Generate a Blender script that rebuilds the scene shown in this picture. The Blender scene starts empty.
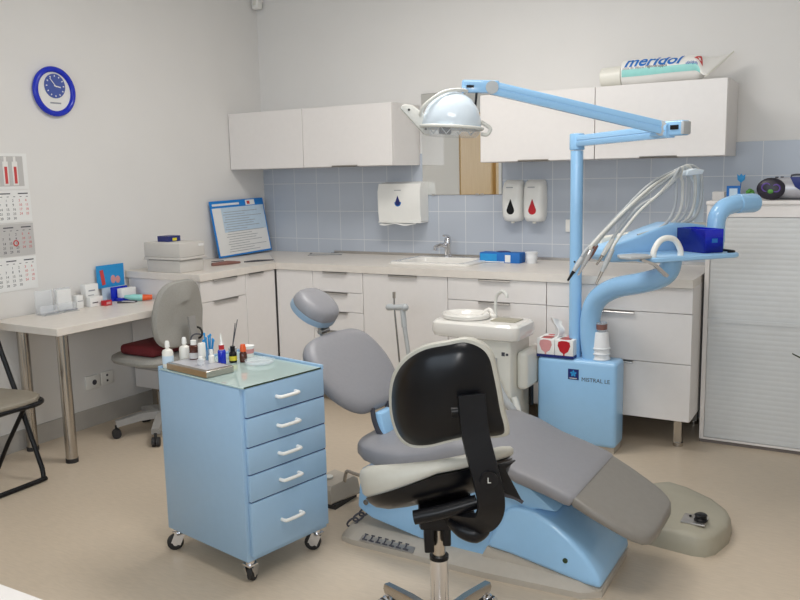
import bpy, bmesh, math, random
from mathutils import Vector, Matrix
random.seed(7)
SC = bpy.context.scene
COL = SC.collection
PI = math.pi

# ------------------------------------------------------------------ materials
def lin(c):
    c /= 255.0
    return c / 12.92 if c <= 0.04045 else ((c + 0.055) / 1.055) ** 2.4
def rgb(r, g, b): return (lin(r), lin(g), lin(b), 1.0)
def mat(name, col, rough=0.5, metal=0.0, noise=0.03, scale=30.0, bump=0.0, alpha=1.0, trans=0.0, coat=0.0, emit=None, stretch=None, spec=None):
    m = bpy.data.materials.new(name); m.use_nodes = True
    nt = m.node_tree; b = nt.nodes['Principled BSDF']
    b.inputs['Roughness'].default_value = rough; b.inputs['Metallic'].default_value = metal
    b.inputs['Alpha'].default_value = alpha; b.inputs['Transmission Weight'].default_value = trans
    b.inputs['Coat Weight'].default_value = coat
    if spec is not None: b.inputs['Specular IOR Level'].default_value = spec
    tc = nt.nodes.new('ShaderNodeTexCoord'); nz = nt.nodes.new('ShaderNodeTexNoise')
    nz.inputs['Scale'].default_value = scale; nz.inputs['Detail'].default_value = 4
    if stretch:
        mp = nt.nodes.new('ShaderNodeMapping'); mp.inputs['Scale'].default_value = stretch
        nt.links.new(tc.outputs['Object'], mp.inputs['Vector']); nt.links.new(mp.outputs[0], nz.inputs['Vector'])
    else: nt.links.new(tc.outputs['Object'], nz.inputs['Vector'])
    rp = nt.nodes.new('ShaderNodeValToRGB')
    k0, k1 = 1 - noise, 1 + noise
    rp.color_ramp.elements[0].position = 0.3; rp.color_ramp.elements[1].position = 0.7
    rp.color_ramp.elements[0].color = (col[0]*k0, col[1]*k0, col[2]*k0, 1)
    rp.color_ramp.elements[1].color = (min(1, col[0]*k1), min(1, col[1]*k1), min(1, col[2]*k1), 1)
    nt.links.new(nz.outputs['Fac'], rp.inputs['Fac']); nt.links.new(rp.outputs['Color'], b.inputs['Base Color'])
    if bump:
        bp = nt.nodes.new('ShaderNodeBump'); bp.inputs['Strength'].default_value = bump; bp.inputs['Distance'].default_value = 0.002
        nt.links.new(nz.outputs['Fac'], bp.inputs['Height']); nt.links.new(bp.outputs[0], b.inputs['Normal'])
    if emit:
        b.inputs['Emission Color'].default_value = emit[0]; b.inputs['Emission Strength'].default_value = emit[1]
    return m
M = {}
M['wall'] = mat('wall_paint', rgb(228,226,223), 0.85, noise=0.012, scale=3, bump=0.05)
M['ceiling'] = mat('ceiling_paint', rgb(235,234,230), 0.9, noise=0.01)
M['floor'] = mat('linoleum', rgb(202,187,167), 0.42, noise=0.05, scale=5, bump=0.02, stretch=(4, 22, 1))
M['skirt'] = mat('skirting_vinyl', rgb(178,174,168), 0.6, noise=0.04, scale=12)
M['lam'] = mat('white_laminate', rgb(232,228,225), 0.35, noise=0.01)
M['top'] = mat('worktop_laminate', rgb(226,219,210), 0.35, noise=0.03, scale=20)
M['gap'] = mat('shadow_gap_board', rgb(120,112,108), 0.7)
M['alu'] = mat('brushed_aluminium', rgb(190,186,182), 0.32, metal=0.9, stretch=(3,90,90))
M['chrome'] = mat('chrome', rgb(215,215,218), 0.1, metal=1.0, noise=0.01)
M['steel'] = mat('brushed_steel', rgb(186,180,172), 0.25, metal=1.0, noise=0.04, stretch=(60,60,4))
M['black'] = mat('black_plastic', rgb(18,18,21), 0.34, noise=0.1, spec=0.28)
M['blackshell'] = mat('black_shell', rgb(11,12,16), 0.28, noise=0.05, bump=0.02, scale=200, spec=0.3)
M['rubber'] = mat('black_rubber', rgb(38,37,38), 0.6)
M['blue'] = mat('pale_blue_enamel', rgb(156,202,240), 0.28, noise=0.012, coat=0.15)
M['bluearm'] = mat('light_blue_enamel', rgb(152,200,240), 0.22, noise=0.012, coat=0.3)
M['bluetrol'] = mat('trolley_blue_paint', rgb(156,189,218), 0.33, noise=0.012)
M['white'] = mat('white_plastic', rgb(238,237,232), 0.3, noise=0.01)
M['cream'] = mat('cream_plastic', rgb(226,224,214), 0.35, noise=0.01)
M['ceramic'] = mat('white_ceramic', rgb(236,233,227), 0.12, noise=0.005, coat=0.4)
M['uphol'] = mat('grey_leatherette', rgb(142,142,147), 0.42, noise=0.02, scale=60, bump=0.03)
M['uphol2'] = mat('grey_leatherette_warm', rgb(132,128,122), 0.4, noise=0.03, scale=40, bump=0.03)
M['shellblue'] = mat('grey_blue_shell', rgb(140,164,186), 0.35, noise=0.01)
M['pad'] = mat('pale_grey_leatherette', rgb(188,186,176), 0.45, noise=0.02, scale=60)
M['beige'] = mat('beige_grey_plastic', rgb(166,161,144), 0.45, noise=0.02)
M['basegrey'] = mat('base_warm_grey', rgb(182,174,162), 0.5, noise=0.03)
M['ofabric'] = mat('grey_office_fabric', rgb(160,158,152), 0.8, noise=0.05, scale=150, bump=0.1)
M['oplast'] = mat('grey_office_plastic', rgb(150,148,145), 0.5)
M['red'] = mat('dark_red_fabric', rgb(104,28,34), 0.8, noise=0.06)
M['fseat'] = mat('taupe_vinyl', rgb(142,134,120), 0.5, noise=0.04)
M['hose'] = mat('grey_hose', rgb(182,186,188), 0.4, noise=0.03)
M['hose2'] = mat('pale_hose', rgb(214,214,208), 0.4, noise=0.02)
M['deepblue'] = mat('clear_cobalt_plastic', rgb(34,48,215), 0.15, trans=0.12, noise=0.02)
M['cobalt'] = mat('cobalt_plastic', rgb(22,46,190), 0.2, noise=0.05)
M['dial'] = mat('clock_dial_blue', rgb(70,90,165), 0.4)
M['glass'] = mat('clear_glass', rgb(240,248,245), 0.03, trans=1.0, noise=0.0)
M['topglass'] = mat('greenish_glass', rgb(186,208,204), 0.06, noise=0.01, coat=0.5)
M['brown'] = mat('brown_bottle_glass', rgb(82,42,30), 0.15, noise=0.05)
M['paper'] = mat('white_paper', rgb(236,236,234), 0.8, noise=0.01)
M['pgrey'] = mat('grey_paper', rgb(196,194,192), 0.8, noise=0.01)
M['ink'] = mat('dark_ink', rgb(70,70,78), 0.7)
M['inkgrey'] = mat('grey_ink', rgb(150,152,158), 0.7)
M['inkred'] = mat('red_ink', rgb(205,70,70), 0.6)
M['inkblue'] = mat('blue_ink', rgb(30,110,190), 0.6)
M['skyblue'] = mat('sky_blue_card', rgb(40,150,215), 0.5, noise=0.03)
M['frameblue'] = mat('blue_frame', rgb(20,130,215), 0.3)
M['pshade'] = mat('pale_blue_print', rgb(200,220,236), 0.5)
M['mint'] = mat('mint_print', rgb(150,214,208), 0.4)
M['printer'] = mat('warm_grey_plastic', rgb(206,202,196), 0.5, noise=0.01)
M['orange'] = mat('orange_plastic', rgb(226,92,40), 0.4)
M['crimson'] = mat('crimson_plastic', rgb(188,28,40), 0.35)
M['pink'] = mat('pink_print', rgb(214,150,150), 0.6)
M['navy'] = mat('navy_print', rgb(28,40,110), 0.4)
M['yellow'] = mat('yellow_print', rgb(220,205,60), 0.5)
M['purple'] = mat('purple_print', rgb(96,70,150), 0.5)
M['silver'] = mat('silver_plastic', rgb(190,190,196), 0.35, metal=0.3)
M['radioblk'] = mat('dark_speaker_print', rgb(34,30,44), 0.4, noise=0.4, scale=60)
M['green'] = mat('leaf_green', rgb(84,150,60), 0.5, noise=0.15)
M['darkgreen'] = mat('dark_leaf', rgb(40,58,34), 0.5, noise=0.2)
M['terracotta'] = mat('terracotta', rgb(170,95,65), 0.7)
M['shutter'] = mat('shutter_slats', rgb(212,214,214), 0.45, noise=0.015)
M['brownsh'] = mat('brown_cover', rgb(132,92,84), 0.5)
M['reflect'] = mat('lamp_reflector', rgb(200,205,210), 0.12, metal=0.8)
M['lampshell'] = mat('pearl_lamp_shell', rgb(216,228,238), 0.2, noise=0.01, coat=0.4)
M['milk'] = mat('milky_bottle', rgb(232,230,222), 0.35, noise=0.01)
M['clearpl'] = mat('clear_acrylic', rgb(235,240,245), 0.06, alpha=0.28, noise=0.0)
M['tube'] = mat('white_tube_foil', rgb(236,234,230), 0.3, noise=0.01)
M['cupw'] = mat('white_cup_plastic', rgb(238,240,242), 0.3, noise=0.01)
M['lampglow'] = mat('lamp_diffuser', rgb(255,252,245), 0.5, emit=((1, 0.97, 0.92, 1), 2.0))
M['mirror'] = mat('mirror_silver', rgb(225,225,222), 0.015, metal=1.0, noise=0.0)

def wood():
    m = bpy.data.materials.new('beech_veneer'); m.use_nodes = True; nt = m.node_tree; b = nt.nodes['Principled BSDF']
    tc = nt.nodes.new('ShaderNodeTexCoord'); mp = nt.nodes.new('ShaderNodeMapping'); mp.inputs['Scale'].default_value = (14, 14, 1.2)
    nz = nt.nodes.new('ShaderNodeTexNoise'); nz.inputs['Scale'].default_value = 3; nz.inputs['Detail'].default_value = 6
    rp = nt.nodes.new('ShaderNodeValToRGB'); rp.color_ramp.elements[0].color = rgb(206,166,106); rp.color_ramp.elements[1].color = rgb(226,192,136)
    nt.links.new(tc.outputs['Object'], mp.inputs['Vector']); nt.links.new(mp.outputs[0], nz.inputs['Vector'])
    nt.links.new(nz.outputs['Fac'], rp.inputs['Fac']); nt.links.new(rp.outputs[0], b.inputs['Base Color'])
    b.inputs['Roughness'].default_value = 0.4
    return m
M['wood'] = wood()

def tiles():
    m = bpy.data.materials.new('glazed_wall_tiles'); m.use_nodes = True; nt = m.node_tree; b = nt.nodes['Principled BSDF']; L = nt.links
    g = nt.nodes.new('ShaderNodeNewGeometry'); sp = nt.nodes.new('ShaderNodeSeparateXYZ'); L.new(g.outputs['Position'], sp.inputs[0])
    def mth(op, a, bb=None):
        n = nt.nodes.new('ShaderNodeMath'); n.operation = op
        for i, v in enumerate((a, bb)):
            if v is None: continue
            if isinstance(v, float): n.inputs[i].default_value = v
            else: L.new(v, n.inputs[i])
        return n.outputs[0]
    def edge(o, off, size, w):
        f = mth('FRACT', mth('DIVIDE', mth('SUBTRACT', o, off - 40*size), size))
        d = mth('MINIMUM', f, mth('SUBTRACT', 1.0, f))
        return mth('LESS_THAN', d, w / size)
    ex = edge(sp.outputs['X'], 0.2873, 0.198, 0.0022); ez = edge(sp.outputs['Z'], 0.0012, 0.2, 0.0022)
    gr = mth('MAXIMUM', ex, ez)
    nz = nt.nodes.new('ShaderNodeTexNoise'); nz.inputs['Scale'].default_value = 4; L.new(g.outputs['Position'], nz.inputs['Vector'])
    rp = nt.nodes.new('ShaderNodeValToRGB'); rp.color_ramp.elements[0].color = rgb(178,185,196); rp.color_ramp.elements[1].color = rgb(186,193,203)
    L.new(nz.outputs['Fac'], rp.inputs[0])
    mx = nt.nodes.new('ShaderNodeMix'); mx.data_type = 'RGBA'; L.new(gr, mx.inputs[0]); L.new(rp.outputs[0], mx.inputs[6]); mx.inputs[7].default_value = rgb(214,216,218)
    L.new(mx.outputs[2], b.inputs['Base Color']); b.inputs['Roughness'].default_value = 0.3
    bp = nt.nodes.new('ShaderNodeBump'); bp.inputs['Strength'].default_value = 0.3; bp.inputs['Distance'].default_value = 0.001
    L.new(mth('SUBTRACT', 1.0, gr), bp.inputs['Height']); L.new(bp.outputs[0], b.inputs['Normal'])
    return m
M['tiles'] = tiles()

# ------------------------------------------------------------------ mesh builder
def frame(x, y, z, o=(0,0,0)):
    m = Matrix.Identity(4)
    for i, v in enumerate((x, y, z)):
        for j in range(3): m[j][i] = v[j]
    for j in range(3): m[j][3] = o[j]
    return m
def smoothpts(pts, n=6):
    pts = [Vector(p) for p in pts]
    if len(pts) < 3 or n <= 1: return pts
    out = []
    for i in range(len(pts) - 1):
        p0 = pts[max(i-1, 0)]; p1 = pts[i]; p2 = pts[i+1]; p3 = pts[min(i+2, len(pts)-1)]
        for k in range(n):
            t = k / n
            out.append(0.5*((2*p1) + (p2-p0)*t + (2*p0-5*p1+4*p2-p3)*t*t + (3*p1-p0-3*p2+p3)*t**3))
    out.append(pts[-1]); return out
class MB:
    def __init__(s): s.bm = bmesh.new(); s.mi = 0; s.T = Matrix.Identity(4)
    def m(s, i): s.mi = i; return s
    def _merge(s, t, Mx=None):
        if Mx is not None: bmesh.ops.transform(t, matrix=Mx, verts=t.verts)
        bmesh.ops.transform(t, matrix=s.T, verts=t.verts)
        for f in t.faces: f.material_index = s.mi
        me = bpy.data.meshes.new('tmp'); t.to_mesh(me); t.free(); s.bm.from_mesh(me); bpy.data.meshes.remove(me)
        return s
    def box(s, lo, hi, bev=0.0, seg=2, Mx=None):
        t = bmesh.new(); bmesh.ops.create_cube(t, size=1)
        for v in t.verts:
            for i in range(3): v.co[i] = lo[i] + (v.co[i] + 0.5) * (hi[i] - lo[i])
        if bev:
            bev = min(bev, 0.49*min(abs(hi[i]-lo[i]) for i in range(3)))
            bmesh.ops.bevel(t, geom=t.edges[:], offset=bev, segments=seg, profile=0.5, affect='EDGES')
        return s._merge(t, Mx)
    def rings(s, rings, cap0=True, cap1=True, closed=True, Mx=None):
        t = bmesh.new(); R = [[t.verts.new(p) for p in r] for r in rings]; n = len(R[0])
        for a, b in zip(R, R[1:]):
            for i in range(n if closed else n-1):
                j = (i+1) % n
                try: t.faces.new((a[i], a[j], b[j], b[i]))
                except ValueError: pass
        if cap0: t.faces.new(R[0][::-1])
        if cap1: t.faces.new(R[-1])
        bmesh.ops.recalc_face_normals(t, faces=t.faces)
        return s._merge(t, Mx)
    def cyl(s, p0, p1, r0, r1=None, seg=24, bev=0.0):
        p0 = Vector(p0); p1 = Vector(p1); r1 = r0 if r1 is None else r1; h = (p1-p0).length
        if bev: prof = [(r0-bev, 0), (r0-bev*0.3, bev*0.3), (r0, bev), (r1, h-bev), (r1-bev*0.3, h-bev*0.3), (r1-bev, h)]
        else: prof = [(r0, 0), (r1, h)]
        return s.lathe(prof, p0, p1-p0, seg)
    def lathe(s, prof, o=(0,0,0), axis=(0,0,1), seg=28, caps=True):
        q = Vector(axis).normalized().to_track_quat('Z', 'Y').to_matrix().to_4x4(); q = Matrix.Translation(Vector(o)) @ q
        rs = [[(max(r,1e-5)*math.cos(2*PI*i/seg), max(r,1e-5)*math.sin(2*PI*i/seg), z) for i in range(seg)] for r, z in prof]
        return s.rings(rs, caps, caps, Mx=q)
    def tube(s, pts, r, seg=12, n=6, sect=None, up=None):
        P = smoothpts(pts, n); N = len(P); rs = []
        if isinstance(r, (list, tuple)):
            m_ = len(r) - 1
            def rad(i):
                t = i/(N-1)*m_; k = min(int(t), m_-1); return r[k] + (r[k+1]-r[k])*(t-k)
        else:
            def rad(i): return r
        prev = None
        for i in range(N):
            t = (P[min(i+1, N-1)] - P[max(i-1, 0)]).normalized()
            if up is not None:
                nx = Vector(up).cross(t)
                nx = nx.normalized() if nx.length > 1e-4 else prev
            elif prev is None:
                nx = t.cross(Vector((0,0,1)));
                if nx.length < 1e-3: nx = t.cross(Vector((1,0,0)))
                nx.normalize()
            else: nx = (prev - t*prev.dot(t)).normalized()
            prev = nx; ny = t.cross(nx); k = rad(i)
            if sect: rs.append([P[i] + nx*a*k + ny*b*k for a, b in sect])
            else: rs.append([P[i] + (nx*math.cos(2*PI*j/seg) + ny*math.sin(2*PI*j/seg))*k for j in range(seg)])
        return s.rings(rs)
    def prism(s, poly, h, Mx=None, bev=0.0, seg=2):
        t = bmesh.new(); vs = [t.verts.new((p[0], p[1], 0)) for p in poly]; f = t.faces.new(vs)
        r = bmesh.ops.extrude_face_region(t, geom=[f])
        bmesh.ops.translate(t, vec=(0,0,h), verts=[v for v in r['geom'] if isinstance(v, bmesh.types.BMVert)])
        bmesh.ops.recalc_face_normals(t, faces=t.faces)
        if bev: bmesh.ops.bevel(t, geom=[e for e in t.edges], offset=bev, segments=seg, profile=0.5, affect='EDGES', clamp_overlap=True)
        return s._merge(t, Mx)
    def ell(s, c, r, u=24, v=14, Mx=None):
        t = bmesh.new(); bmesh.ops.create_uvsphere(t, u_segments=u, v_segments=v, radius=1)
        for w in t.verts: w.co = Vector((w.co.x*r[0]+c[0], w.co.y*r[1]+c[1], w.co.z*r[2]+c[2]))
        return s._merge(t, Mx)
    def torus(s, c, R, r, axis=(0,0,1), seg=36, sub=12, a0=0, a1=2*PI):
        q = Matrix.Translation(Vector(c)) @ Vector(axis).normalized().to_track_quat('Z', 'Y').to_matrix().to_4x4()
        full = abs(a1-a0-2*PI) < 1e-6
        rs = []
        for i in range(seg+1):
            a = a0+(a1-a0)*i/seg
            rs.append([((R+r*math.cos(2*PI*j/sub))*math.cos(a), (R+r*math.cos(2*PI*j/sub))*math.sin(a), r*math.sin(2*PI*j/sub)) for j in range(sub)])
        return s.rings(rs, not full, not full, Mx=q)
    def grid(s, fn, nu, nv, Mx=None, flip=False):
        t = bmesh.new(); V = [[t.verts.new(fn(i/nu, j/nv)) for j in range(nv+1)] for i in range(nu+1)]
        for i in range(nu):
            for j in range(nv):
                f = (V[i][j], V[i+1][j], V[i+1][j+1], V[i][j+1]); t.faces.new(f[::-1] if flip else f)
        return s._merge(t, Mx)
    def text(s, body, size, Mx, ext=0.0006, align='LEFT', bold=0.0):
        c = bpy.data.curves.new('t', 'FONT'); c.body = body; c.size = size; c.extrude = ext; c.align_x = align; c.offset = bold; c.resolution_u = 3
        o = bpy.data.objects.new('t', c); COL.objects.link(o)
        bpy.context.view_layer.update()
        me = bpy.data.meshes.new_from_object(o.evaluated_get(bpy.context.evaluated_depsgraph_get()))
        bpy.data.objects.remove(o); bpy.data.curves.remove(c)
        t = bmesh.new(); t.from_mesh(me); bpy.data.meshes.remove(me)
        return s._merge(t, Mx)
    def build(s, name, mats, parent=None, loc=None, sharp=38, label=None):
        if not isinstance(mats, (list, tuple)): mats = [mats]
        bmesh.ops.remove_doubles(s.bm, verts=s.bm.verts, dist=1e-6)
        for f in s.bm.faces: f.smooth = True
        for e in s.bm.edges:
            if len(e.link_faces) == 2:
                try:
                    if e.calc_face_angle() > math.radians(sharp): e.smooth = False
                except ValueError: pass
        base = WORLD[parent.name].copy() if parent else Matrix.Translation(Vector(loc) if loc else Vector((0,0,0)))
        bmesh.ops.transform(s.bm, matrix=base.inverted(), verts=s.bm.verts)
        me = bpy.data.meshes.new(name); s.bm.to_mesh(me); s.bm.free()
        for k in mats: me.materials.append(M[k])
        o = bpy.data.objects.new(name, me); COL.objects.link(o)
        if parent: o.parent = parent; WORLD[o.name] = base
        else: o.matrix_world = base; WORLD[o.name] = base
        if label: o['label'] = label
        return o
WORLD = {}
def thing(name, label, cat, loc=(0,0,0), rz=0.0, group=None):
    o = bpy.data.objects.new(name, None); COL.objects.link(o); o.empty_display_size = 0.05
    o.location = loc; o.rotation_euler = (0, 0, rz)
    WORLD[o.name] = Matrix.Translation(Vector(loc)) @ Matrix.Rotation(rz, 4, 'Z')
    o['label'] = label; o['category'] = cat
    if group: o['group'] = group
    return o
def tag(o, label, cat, group=None):
    o['label'] = label; o['category'] = cat
    if group: o['group'] = group
    return o
def struct(o): o['kind'] = 'structure'; return o
def local(t):
    b = MB(); b.T = WORLD[t.name].copy(); return b

# ------------------------------------------------------------------ camera
CP = Vector((3.9905, -4.8871, 1.4433)); yaw, pit, rol = 0.5252, -0.1509, -0.0219
fw = Vector((-math.sin(yaw)*math.cos(pit), math.cos(yaw)*math.cos(pit), math.sin(pit)))
rt = Vector((math.cos(yaw), math.sin(yaw), 0)); up = rt.cross(fw)
r2 = rt*math.cos(rol) + up*math.sin(rol); u2 = -rt*math.sin(rol) + up*math.cos(rol)
cd = bpy.data.cameras.new('camera'); cd.sensor_width = 36; cd.lens = 817.56*36/800; cd.clip_start = 0.05
cam = bpy.data.objects.new('camera', cd); COL.objects.link(cam); cam.matrix_world = frame(r2, u2, -fw, CP); SC.camera = cam

# ------------------------------------------------------------------ room
XR, YF, H = 5.3, -6.8, 2.95
struct(MB().box((-0.12, YF-0.12, -0.1), (XR+0.12, 0.12, 0)).build('floor', 'floor'))
struct(MB().box((-0.12, YF-0.12, H), (XR+0.12, 0.12, H+0.1)).build('ceiling', 'ceiling'))
struct(MB().box((-0.12, 0, 0), (XR+0.12, 0.12, H)).build('wall_back', 'wall'))
# left wall with the opening of the wooden door that shows in the mirror
b = MB(); b.box((-0.12, -3.42, 0), (0, 0, H)); b.box((-0.12, YF, 0), (0, -4.42, H)); b.box((-0.12, -4.42, 2.1), (0, -3.42, H)); struct(b.build('wall_left', 'wall'))
struct(MB().box((XR, YF, 0), (XR+0.12, 0, H)).build('wall_right', 'wall'))
b = MB(); b.box((-0.12, YF-0.12, 0), (XR+0.12, YF, 0.95)); b.box((-0.12, YF-0.12, 2.55), (XR+0.12, YF, H)); b.box((-0.12, YF-0.12, 0.95), (0.9, YF, 2.55)); b.box((4.6, YF-0.12, 0.95), (XR+0.12, YF, 2.55))
struct(b.build('wall_front', 'wall'))
w = MB()
for x0, x1 in ((0.9, 0.96), (2.12, 2.18), (3.32, 3.38), (4.54, 4.6)): w.box((x0, YF-0.09, 0.95), (x1, YF-0.03, 2.55))
w.box((0.9, YF-0.09, 0.95), (4.6, YF-0.03, 1.01)); w.box((0.9, YF-0.09, 2.49), (4.6, YF-0.03, 2.55))
win = struct(w.build('window_1', 'white'))
MB().box((0.96, YF-0.065, 1.01), (4.54, YF-0.058, 2.49)).build('window_pane', 'clearpl', win)
d = MB().box((-0.07, -4.38, 0), (-0.02, -3.5, 2.06)); d = struct(d.build('door_1', 'wood'))
MB().box((-0.12, -3.5, 0), (0.015, -3.40, 2.12)).box((-0.12, -4.46, 0), (0.015, -4.38, 2.12)).box((-0.12, -4.46, 2.06), (0.015, -3.40, 2.14)).build('door_frame', 'wood', d)
MB().cyl((-0.02, -4.28, 1.04), (0.03, -4.28, 1.04), 0.012).tube([(0.03, -4.28, 1.04), (0.034, -4.2, 1.04), (0.03, -4.15, 1.04)], 0.009).build('door_handle', 'alu', d)
struct(MB().box((0, -3.40, 0), (0.014, -0.0, 0.108)).build('baseboard_left', 'skirt'))
struct(MB().box((0.014, -0.014, 0), (XR, 0, 0.108)).build('baseboard_back', 'skirt'))
struct(MB().box((0, -0.007, 0.88), (XR, 0, 1.586)).build('trim_1', 'tiles'))

# ------------------------------------------------------------------ fitted kitchen
FB = -0.660   # carcass front, doors stand on it
def handle(b_parent, x0, x1, y, z, name='handle'):
    bb = local(b_parent)
    bb.box((x0, y-0.016, z-0.001), (x1, y+0.002, z+0.0025)); bb.box((x0, y-0.016, z-0.012), (x1, y-0.0135, z+0.0025))
    return bb.build(name, 'alu', b_parent)
def cabinet(name, label, cat, loc, rz, w, fronts, z0=0.165, z1=0.857, legs=True, group=None, D=0.66, sidemat='lam'):
    t = thing(name, label, cat, loc, rz, group)
    b_ = local(t); b_.box((0.001, -D, z0), (w-0.001, -0.016, z1)); b_.build('body', 'lam', t)
    for kind, xa, xb, za, zb, hx in fronts:
        f = local(t); f.box((xa+0.0015, -D-0.018, za+0.0015), (xb-0.0015, -D-0.0005, zb-0.0015), 0.0015, 1)
        fo = f.build(kind, 'lam', t)
        if hx: 
            hb = local(t); y = -D-0.018
            hb.box((hx[0], y-0.014, zb-0.002), (hx[1], y+0.006, zb+0.0012)); hb.box((hx[0], y-0.014, zb-0.013), (hx[1], y-0.0115, zb+0.0012)); hb.build('handle', 'alu', fo)
    if legs:
        for xx in (0.07, w-0.075):
            for yy in (-D+0.1, -0.12):
                l = local(t); l.box((xx-0.02, yy-0.02, 0.02), (xx+0.02, yy+0.02, z0)); l.cyl((xx, yy, 0), (xx, yy, 0.02), 0.026); l.build('leg', 'steel', t)
    return t
zt = 0.856
g = 'white base cabinets under the worktop'
cabinet('base_cabinet', 'white corner base cabinet with one narrow plain door in the corner of the room', 'cabinet', (0.6125,0,0), 0, 0.295, [('door', 0.004, 0.295, 0.165, zt, None)], group=g)
cabinet('drawer_cabinet', 'narrow white base cabinet with four shallow drawers, behind the headrest of the dental chair', 'cabinet', (0.908,0,0), 0, 0.38,
        [('drawer', 0, .38, .727, zt, (.09,.27)), ('drawer', 0, .38, .603, .727, (.09,.27)), ('drawer', 0, .38, .478, .603, (.09,.27)), ('drawer', 0, .38, .165, .478, (.09,.27))], group=g)
cabinet('sink_cabinet', 'white base cabinet with a single wide door under the sink', 'cabinet', (1.289,0,0), 0, 0.583, [('door', 0, .583, .165, zt, (.19,.385))], group=g)
cabinet('drawer_cabinet', 'white base cabinet with wide drawers behind the spittoon', 'cabinet', (1.873,0,0), 0, 0.6,
        [('drawer', 0, .6, .727, zt, (.2,.39)), ('drawer', 0, .6, .47, .727, (.2,.39)), ('drawer', 0, .6, .165, .47, (.2,.39))], group=g)
cabinet('drawer_cabinet', 'widest white base cabinet, three drawers, at the right end beside the shutter cabinet', 'cabinet', (2.474,0,0), 0, 0.764,
        [('drawer', 0, .764, .725, zt, (.29,.475)), ('drawer', 0, .764, .465, .725, (.29,.475)), ('drawer', 0, .764, .165, .465, (.29,.475))], group=g)
cabinet('drawer_cabinet', 'white base cabinet with a drawer over a door, beside the desk under the grey scanner', 'cabinet', (0,-1.375,0), PI/2, 0.4,
        [('drawer', 0, .4, .728, zt, (.10,.31)), ('door', 0, .4, .165, .728, (.10,.31))], D=0.592, group=g)
cabinet('base_cabinet', 'white base cabinet with one tall door on the left run, under the propped blue notice', 'cabinet', (0,-0.974,0), PI/2, 0.29,
        [('door', 0, .29, .165, zt, (.02,.16))], D=0.592, group=g)

b = MB(); za, zb = 0.857, 0.9
sx0, sx1, sy0, sy1 = 1.405, 1.865, -0.475, -0.15
b.box((0.003, -0.688, za), (sx0, -0.0075, zb)); b.box((sx1, -0.688, za), (3.236, -0.0075, zb)); b.box((sx0, -0.688, za), (sx1, sy0, zb)); b.box((sx0, sy1, za), (sx1, -0.0075, zb))
b.box((0.003, -1.388, za), (0.623, -0.688, zb), 0.002, 1)
wt = tag(b.build('worktop', 'top', loc=(0.6,-0.35,0.857)), 'L-shaped cream worktop running along the left and back walls', 'worktop')
MB().box((0.625, -0.0125, 0.9), (3.236, -0.0075, 0.918)).build('upstand_strip', 'alu', wt)
j = MB(); j.tube([(0.02, -0.02, 0.9002), (0.623, -0.688, 0.9002)], 0.0012, 6, 1); j.build('joint_strip', 'alu', wt)
# sink
t = thing('inset_sink', 'cream inset sink set into the worktop below the mirror', 'sink', (1.63,-0.32,0.9))
b = MB(); X0, X1, Y0, Y1 = 1.375, 1.925, -0.515, -0.075
def rr(x0, x1, y0, y1, r, z, n=6):
    pts = []
    for cx, cy, a0 in ((x1-r, y1-r, 0), (x0+r, y1-r, PI/2), (x0+r, y0+r, PI), (x1-r, y0+r, 1.5*PI)):
        for k in range(n+1): pts.append((cx+r*math.cos(a0+PI/2*k/n), cy+r*math.sin(a0+PI/2*k/n), z))
    return pts
b.rings([rr(X0,X1,Y0,Y1,.03,.9003), rr(X0,X1,Y0,Y1,.03,.909), rr(X0+.008,X1-.008,Y0+.008,Y1-.008,.025,.914), rr(sx0+.01,sx1-.01,sy0+.01,sy1-.01,.05,.913), rr(sx0+.02,sx1-.02,sy0+.02,sy1-.02,.06,.9), rr(sx0+.04,sx1-.04,sy0+.04,sy1-.04,.07,.76), rr(sx0+.1,sx1-.1,sy0+.09,sy1-.09,.05,.75)], cap0=False)
b.build('basin', 'ceramic', t)
MB().cyl((1.635,-.31,.7505), (1.635,-.31,.754), .028).build('drain', 'chrome', t)
t = thing('mixer_tap', 'chrome mixer tap behind the sink', 'tap', (1.595,-0.115,0.914))
MB().lathe([(.026,0),(.026,.006),(.021,.012),(.021,.075),(.024,.085),(.024,.105),(.016,.12)], (1.595,-.115,.9135)).build('body', 'chrome', t)
MB().tube([(1.59,-.125,.98), (1.57,-.165,.992), (1.548,-.205,.98)], [.014,.013,.012], 14).cyl((1.55,-.2,.985), (1.548,-.207,.962), .013).build('spout', 'chrome', t)
MB().tube([(1.6,-.112,1.025), (1.602,-.108,1.04), (1.6,-.14,1.052), (1.592,-.17,1.054)], [.012,.01,.009,.007], 10).build('lever', 'chrome', t)

# wall cabinets
def wallcab(label, x0, x1, hnd, left_end=False):
    t = thing('wall_cabinet', label, 'cabinet', (x0,0,1.51), 0, 'white wall cabinets above the tiles')
    MB().box((x0+.001,-.354,1.51), (x1-.001,-.001 if False else -.0085,1.9)).build('body', 'lam', t)
    d_ = MB().box((x0+.0018,-.373,1.5112), (x1-.0018,-.3545,1.8988), .0015, 1).build('door', 'lam', t)
    if hnd: MB().box((hnd[0],-.386,1.508), (hnd[1],-.36,1.5105)).box((hnd[0],-.386,1.508), (hnd[1],-.3835,1.519)).build('handle', 'alu', d_)
wallcab('white wall cabinet without a handle, tucked against the left wall', 0.004, 0.648, None)
wallcab('white wall cabinet directly left of the mirror', 0.648, 1.343, (.885,1.085))
wallcab('white wall cabinet over the right edge of the mirror, crossed by the blue lamp arm', 1.947, 2.636, (2.19,2.375))
wallcab('rightmost white wall cabinet, with the giant toothpaste tube on top', 2.636, 3.318, (2.885,3.08))
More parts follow.
